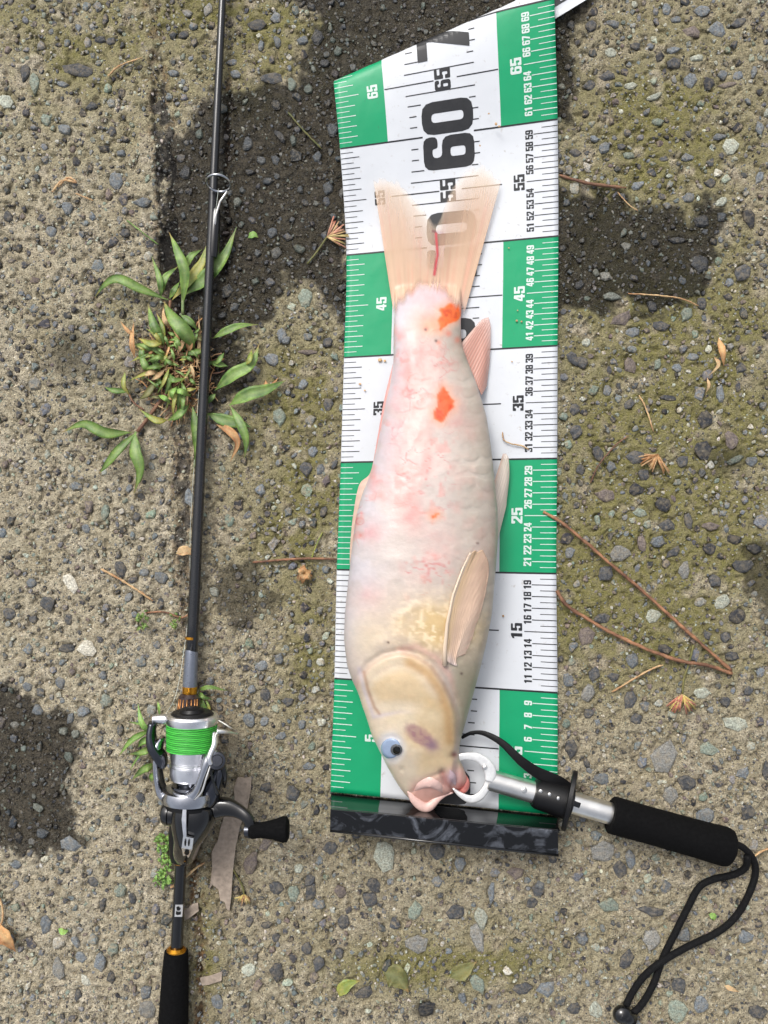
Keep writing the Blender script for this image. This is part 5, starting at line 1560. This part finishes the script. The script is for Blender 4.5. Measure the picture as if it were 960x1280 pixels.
for i in range(80):
    a = random.uniform(0, 6.28); q = random.random() ** .6
    x = 218 + math.cos(a) * 36 * q; y = 452 + math.sin(a) * 50 * q
    if abs(x - rodx(y)) < 14: continue
    b = random.uniform(0, 6.28); l = random.uniform(10, 30)
    leaf(weed, [(x, y), (x + math.cos(b) * l * .5 + 1, y + math.sin(b) * l * .5), (x + math.cos(b) * l, y + math.sin(b) * l)], random.uniform(2, 4.5), random.choice((M_LEAF, M_LEAF, M_LEAF, M_LEAFY, M_LEAFOLIVE, M_LEAFDRY, M_STRAW)), .005, z0=random.uniform(.003, .007), ztip=.004)
for i in range(34):
    a = random.uniform(0, 6.28); q = random.uniform(.2, .9)
    x = 218 + math.cos(a) * 32 * q; y = 452 + math.sin(a) * 52 * q
    l = random.uniform(22, 46); b = a + random.uniform(-.6, .6)
    x1 = x + math.cos(b) * l; y1 = y + math.sin(b) * l
    if min(abs(x - rodx(y)), abs(x1 - rodx(y1))) < 9 or (x - rodx(y)) * (x1 - rodx(y1)) < 0: continue
    leaf(weed, [(x, y), ((x + x1) / 2 + random.uniform(-4, 4), (y + y1) / 2 + random.uniform(-4, 4)), (x1, y1 + 2)], random.uniform(3.5, 7), random.choice((M_LEAF, M_LEAF, M_LEAF, M_LEAFY, M_STRAW)), random.uniform(.004, .012), z0=.004, ztip=.003)
C6 = lambda pts: [(150 + x / 3.84, 820 + y / 3.84) for x, y in pts]
tuft = empty('grass_tuft', W(190, 925, 0), 'tuft of slim bright grass blades sticking out from under the reel', 'grass')
for pts, w, m_, h in [([(150, 372), (105, 320), (85, 225)], 6, M_LEAFB, .008), ([(150, 355), (60, 400), (-10, 485)], 6, M_LEAFB, .010), ([(165, 430), (110, 460), (40, 472)], 7, M_LEAF, .010),
                      ([(185, 528), (120, 540), (52, 598)], 8, M_LEAF, .010), ([(160, 390), (110, 410), (85, 440)], 7, M_LEAFB, .005), ([(180, 560), (155, 580), (150, 605)], 7, M_LEAFB, .006),
                      ([(200, 400), (100, 470), (40, 560)], 3, M_LEAFB, .006), ([(190, 300), (186, 240), (178, 215)], 2.5, M_LEAFB, .008), ([(150, 340), (90, 325), (35, 315)], 2.5, M_LEAF, .006)]:
    leaf(tuft, C6(pts), w * 1.25, m_, h, fold=.35, name='blade')
tuft2 = empty('grass_tuft', W(262, 868, 0), 'few thin dark green blades lying right of the gold rod ring', 'grass')
for pts, w, m_, h in [([(370, 165), (430, 150), (520, 168)], 4, M_LEAF, .008), ([(380, 185), (400, 240), (440, 285)], 5, M_LEAF, .006), ([(375, 170), (400, 195), (450, 210)], 4, M_LEAF, .008), ([(430, 290), (425, 240), (400, 190)], 3, M_LEAFY, .004)]:
    leaf(tuft2, C6(pts), w * 1.3, m_, h, name='blade')
def sprig(parent, cx_, cy_, rx0, ry0, n, sz_, mat, zmax=.008):
    for i in range(n):
        a = random.uniform(0, 6.28); q = random.random() ** .6
        x = cx_ + math.cos(a) * rx0 * q; y = cy_ + math.sin(a) * ry0 * q
        b = random.uniform(0, 6.28); l = sz_ * random.uniform(.7, 1.3)
        leaf(parent, [(x, y), (x + math.cos(b) * l * .5, y + math.sin(b) * l * .5 - 1), (x + math.cos(b) * l, y + math.sin(b) * l)], l * random.uniform(.3, .5), mat, .003, z0=random.uniform(.001, zmax), ztip=random.uniform(.001, zmax))
sp1 = empty('small_weed', W(205, 1080, 0), 'bright green frilly weed sprig left of the reel seat', 'weed')
sprig(sp1, 203, 1057, 9, 12, 34, 8, M_LEAFB); sprig(sp1, 207, 1080, 8, 10, 22, 7, M_LEAFB); sprig(sp1, 204, 1100, 10, 9, 34, 8, M_LEAFB)
sp2 = empty('small_weed', W(176, 775, 0), 'tiny green sprig on bare concrete left of the rod with red stem', 'weed')
sprig(sp2, 177, 774, 8, 11, 22, 7, M_LEAF); sprig(sp2, 220, 778, 8, 9, 14, 6, M_LEAF)
tube('stem', [W(x, y, .002) for x, y in cr([(182, 766), (205, 765), (226, 772), (236, 768)], 12)], L_(1.2), M_TWIG, sp2, 6)

# ------------------------------------------------------------------ twigs, straws, flowers, leaves
def strand(name, pts, r, mat, label, cat, z=.002, group=None, n=6, jit=.6):
    p = cr(pts, max(10, len(pts) * 7))
    path = []; rr = []
    for i, q in enumerate(p):
        t = i / (len(p) - 1)
        path.append(W(q[0] + random.uniform(-jit, jit) * .4, q[1] + random.uniform(-jit, jit) * .4, z + .0012 * math.sin(3.1 * t)))
        rr.append(L_(r) * (0.75 + 0.5 * random.random()) * (1 if .03 < t < .95 else .6))
    o = tube(name, path, rr, mat, None, n)
    return tag(o, label, cat, group)
tw = empty('pine_needles', W(800, 760, 0), 'V-shaped pair of long red-brown pine needles joined at right below the mossy area', 'pine needles')
for pts, r in (([(679, 640), (700, 652), (730, 676), (762, 704), (800, 736), (840, 772), (880, 808), (914, 838)], 2.1), ([(696, 738), (708, 756), (735, 774), (770, 794), (810, 812), (850, 826), (885, 832), (915, 842)], 2.3)):
    p = cr(pts, 60)
    tube('needle', [W(q[0] + random.uniform(-.3, .3), q[1] + random.uniform(-.3, .3), .0035 + .002 * math.sin(i / 19)) for i, q in enumerate(p)], [L_(r) * random.uniform(.85, 1.15) for q in p], M_TWIG, tw, 7)
strand('straw', [(765, 865), (790, 850), (815, 836), (829, 831)], 1.2, M_STRAW, 'short pale straw below the lower pine needle', 'straw')
strand('twig', [(699, 219), (735, 229), (783, 235)], 2.0, M_STEM, 'brown twig touching the right mat edge beside the numeral 55', 'twig')
strand('twig', [(772, 240), (785, 255), (798, 264)], .7, M_STRAW, 'hair-thin curved straw just below the brown twig right of the mat', 'straw')
strand('twig', [(785, 367), (820, 369), (850, 373), (873, 382)], .9, M_STRAW, 'thin pale twig lying across the lower edge of the right wet patch', 'twig')
strand('twig', [(738, 604), (748, 582), (770, 556), (786, 545)], .9, M_STEM, 'fine dark twig curving on the mossy concrete right of numeral 31', 'twig')
strand('straw', [(799, 494), (808, 512), (817, 540)], 1.0, M_STRAW, 'short thin tan straw at mid right below the wet patch', 'straw')
strand('twig', [(126, 711), (150, 724), (172, 738), (191, 751)], 1.5, M_STRAW, 'pale pinkish twig on bare concrete left of the rod', 'twig')
strand('twig', [(316, 703), (350, 700), (385, 698), (421, 699)], 1.6, M_TWIG, 'reddish brown twig ending at the left mat edge', 'twig')
strand('straw', [(389, 700), (394, 685), (403, 665)], .9, M_LEAFY, 'short green stalk rising from the brown bud left of the mat', 'stalk')
strand('straw', [(213, 1110), (230, 1098), (245, 1085), (256, 1078)], 1.6, M_STRAW, 'tan straw crossing under the rod shaft below the reel', 'straw')
strand('straw', [(265, 1062), (280, 1074), (292, 1088), (298, 1098)], 1.1, M_LEAFOLIVE, 'olive curved stalk over the weathered wood strip', 'stalk')
strand('root_hair', [(628, 540), (630, 550), (640, 555), (652, 557), (661, 562)], .9, M_STRAW, 'thin curled root lying on the white part of the mat near 32', 'root', z=.0042)
strand('straw', [(360, 140), (375, 158), (388, 172), (402, 186)], 1.1, M_LEAFOLIVE, 'olive stalk on the wet concrete left of the mat top', 'stalk')
strand('straw', [(95, 242), (105, 246), (117, 251)], .9, M_STRAW, 'short pale fibre on concrete at upper left', 'straw')
strand('straw', [(65, 240), (78, 226), (95, 228), (85, 222), (72, 234)], 1.3, M_STRAW, 'forked pale root fragment on concrete at upper left', 'root')
strand('straw', [(135, 95), (150, 82), (178, 72)], 1.1, M_STRAW, 'thin yellow stalk near the top of the left slab', 'stalk')
strand('dark_stalk', [(158, 275), (180, 292), (198, 306)], .9, M_LEAF, 'thin dark green stem pointing into the slab joint above the weed', 'stem')
def flower(label, x, y, stem, dirv, n, l, mats, cat='flower'):
    e_ = empty('dried_flower', W(x, y, 0), label, cat)
    if stem:
        tube('stem', [W(a, b, .003) for a, b in cr(stem, 12)], L_(1.2), M_LEAFOLIVE, e_, 6)
    base_a = math.atan2(dirv[1], dirv[0])
    for i in range(n):
        a = base_a + random.uniform(-1.05, 1.05)
        ll = l * random.uniform(.6, 1.1)
        p = [W(x, y, .003), W(x + math.cos(a) * ll * .5, y + math.sin(a) * ll * .5, .005 + random.uniform(0, .003)), W(x + math.cos(a) * ll + random.uniform(-2, 2), y + math.sin(a) * ll + random.uniform(-2, 2), .002 + random.uniform(0, .004))]
        tube('floret', p, [L_(1.0), L_(.9), L_(random.uniform(.7, 1.3))], random.choice(mats), e_, 5)
    return e_
flower('dried yellow and pink tassel flower with a stem at right below the pine needles', 853, 868, [(867, 806), (861, 830), (855, 848), (853, 868)], (0, 1), 42, 24, [M_YELLOWF, M_YELLOWF, M_PINKF])
flower('dried pale pink tassel flower on wet concrete at the left mat edge', 409, 296, [(384, 330), (396, 315), (409, 296)], (1, -.35), 28, 24, [M_YELLOWF, M_STRAW, M_PINKF])
flower('orange-brown dried tuft on mossy concrete right of numeral 27', 822, 568, None, (-.3, .6), 26, 24, [M_STRAW, M_LEAFDRY])
flower('small pale dried tassel right of the wood strip', 305, 1118, [(298, 1098), (303, 1108), (305, 1118)], (0, 1), 20, 12, [M_STRAW, M_YELLOWF])
bud = empty('dried_bud', W(380, 718, 0), 'crumpled brown dried bud under the reddish twig left of the mat', 'bud')
for i in range(16):
    a = random.uniform(0, 6.28)
    leaf(bud, [(380, 717), (380 + 5 * math.cos(a), 718 + 5 * math.sin(a)), (380 + 11 * math.cos(a), 718 + 12 * math.sin(a))], 8, random.choice((M_LEAFDRY, M_STRAW)), .004, z0=.003, ztip=.003, name='petal')
dl_ = empty('dead_leaf', W(902, 440, 0), 'curled dry tan leaf scrap near the right edge below the wet patch', 'dead leaf')
leaf(dl_, [(898, 422), (903, 440), (905, 458)], 9, M_LEAFDRY, .006, name='blade'); leaf(dl_, [(893, 446), (898, 456), (886, 470)], 5, M_STRAW, .004, name='blade'); leaf(dl_, [(884, 472), (886, 482), (882, 492)], 4, M_STRAW, .004, name='blade')
dl_ = empty('dead_leaf', W(8, 1180, 0), 'brown dry leaf with curved stem at the left edge', 'dead leaf')
leaf(dl_, [(-6, 1158), (6, 1172), (20, 1190)], 20, M_LEAFDRY, .007, name='blade'); tube('stem', [W(x, y, .003) for x, y in cr([(-8, 1110), (2, 1130), (3, 1150), (-2, 1162)], 12)], L_(1.3), M_STRAW, dl_, 6)
for pts, w, m_, lab in (([(563, 1222), (578, 1214), (596, 1202)], 22, M_LEAFOLIVE, 'flat olive dead leaf near the bottom centre'),
                        ([(480, 1215), (496, 1222), (511, 1240)], 30, M_LEAFOLIVE, 'broad olive leaf pressed flat at bottom left of centre'),
                        ([(424, 1246), (432, 1232), (450, 1226)], 16, M_LEAFY, 'torn yellow-olive leaf scrap by the dark hollow near the bottom'),
                        ([(310, 297), (317, 293), (323, 297)], 8, M_LEAFB, 'tiny round bright leaf on the wet concrete right of the rod'),
                        ([(73, 1161), (79, 1165), (86, 1163)], 8, M_LEAFB, 'tiny bright green leaf on dry concrete at lower left'),
                        ([(886, 1143), (892, 1146), (893, 1151)], 8, M_LEAFB, 'tiny pale green leaf inside the cord loop'),
                        ([(905, 1232), (914, 1236), (924, 1240)], 6, M_STRAW, 'small dry sliver of leaf at lower right')):
    o = leaf(None, pts, w, m_, .002, z0=.001, ztip=.001, name='fallen_leaf', fold=.08)
    tag(o, lab, 'leaf')
# short straw by the cord handle and leaf at slab joint
strand('straw', [(941, 1072), (952, 1064), (966, 1060)], 1.4, M_STRAW, 'short pale straw right of the lanyard loop top', 'straw')
o = leaf(None, [(220, 692), (232, 688), (246, 694)], 12, M_STRAW, .003, name='fallen_leaf', fold=.1); tag(o, 'flat tan leaf scrap tucked under the rod over the slab joint', 'leaf')
# wood strips
def wood(name, poly, z0, z1, label):
    mb = MB()
    vt = [W(x + random.uniform(-.6, .6), y, z1 + random.uniform(-.0005, .0005)) for x, y in poly]; vb = [W(x, y, z0) for x, y in poly]
    n = len(poly)
    tri = geometry.tessellate_polygon([[Vector((p.x, p.y, 0)) for p in vt]])
    fs = []
    for t in tri:
        a, b, c = [vt[i] for i in t]
        fs.append(tuple(t) if (b - a).cross(c - a).z > 0 else (t[0], t[2], t[1]))
    fs += [(i, (i + 1) % n, n + (i + 1) % n, n + i) for i in range(n)]
    mb.add(vt + vb, fs)
    return tag(mb.build(name, M_WOOD, None, False, .0004), label, 'wood strip')
wood('wood_strip', [(297, 971), (306, 972), (315, 971), (313, 990), (308, 1015), (300, 1032), (294, 1060), (291, 1090), (289, 1120), (287, 1139), (283, 1136), (281, 1128), (275, 1126), (273, 1112), (266, 1106), (262, 1112), (265, 1085), (264, 1065), (272, 1050), (276, 1035), (280, 1020), (290, 1018), (293, 1000), (292, 985)], .0002, .0042, 'long weathered wood strip lying under the reel handle')
wood('wood_strip', [(231, 1138), (240, 1130), (247, 1128), (248, 1139), (238, 1147), (231, 1151)], .0005, .0035, 'small reddish wood chip at the rod shaft beside the badge')
wood('wood_strip', [(250, 1222), (264, 1219), (278, 1214), (277, 1226), (262, 1231), (252, 1232)], .0002, .0022, 'flat wood chip in the joint right of the butt grip')
# dirt crumbs on the mat
mb = MB()
for (x, y, r) in [(620, 155, 2.2), (624, 158, 1.5), (611, 142, 1.2), (475, 450, 2.5), (481, 451, 1.8), (450, 480, 1.5), (456, 488, 1.2), (646, 401, 1.6), (652, 402, 1.3), (647, 388, .9), (629, 770, 1.6), (600, 182, 1.2), (488, 246, 1.1), (640, 452, 1.0), (690, 365, .9), (636, 310, .9)]:
    ball(mb, W(x, y, .0042 + .010 * (y < 190)), L_(r), 6, 4, sx=random.uniform(.7, 1.4), sz=.5)
o = mb.build('dirt_crumbs', M_STRAW, None, False); o['kind'] = 'stuff'; o['label'] = 'small brown dirt crumbs scattered on the mat'; o['category'] = 'dirt'
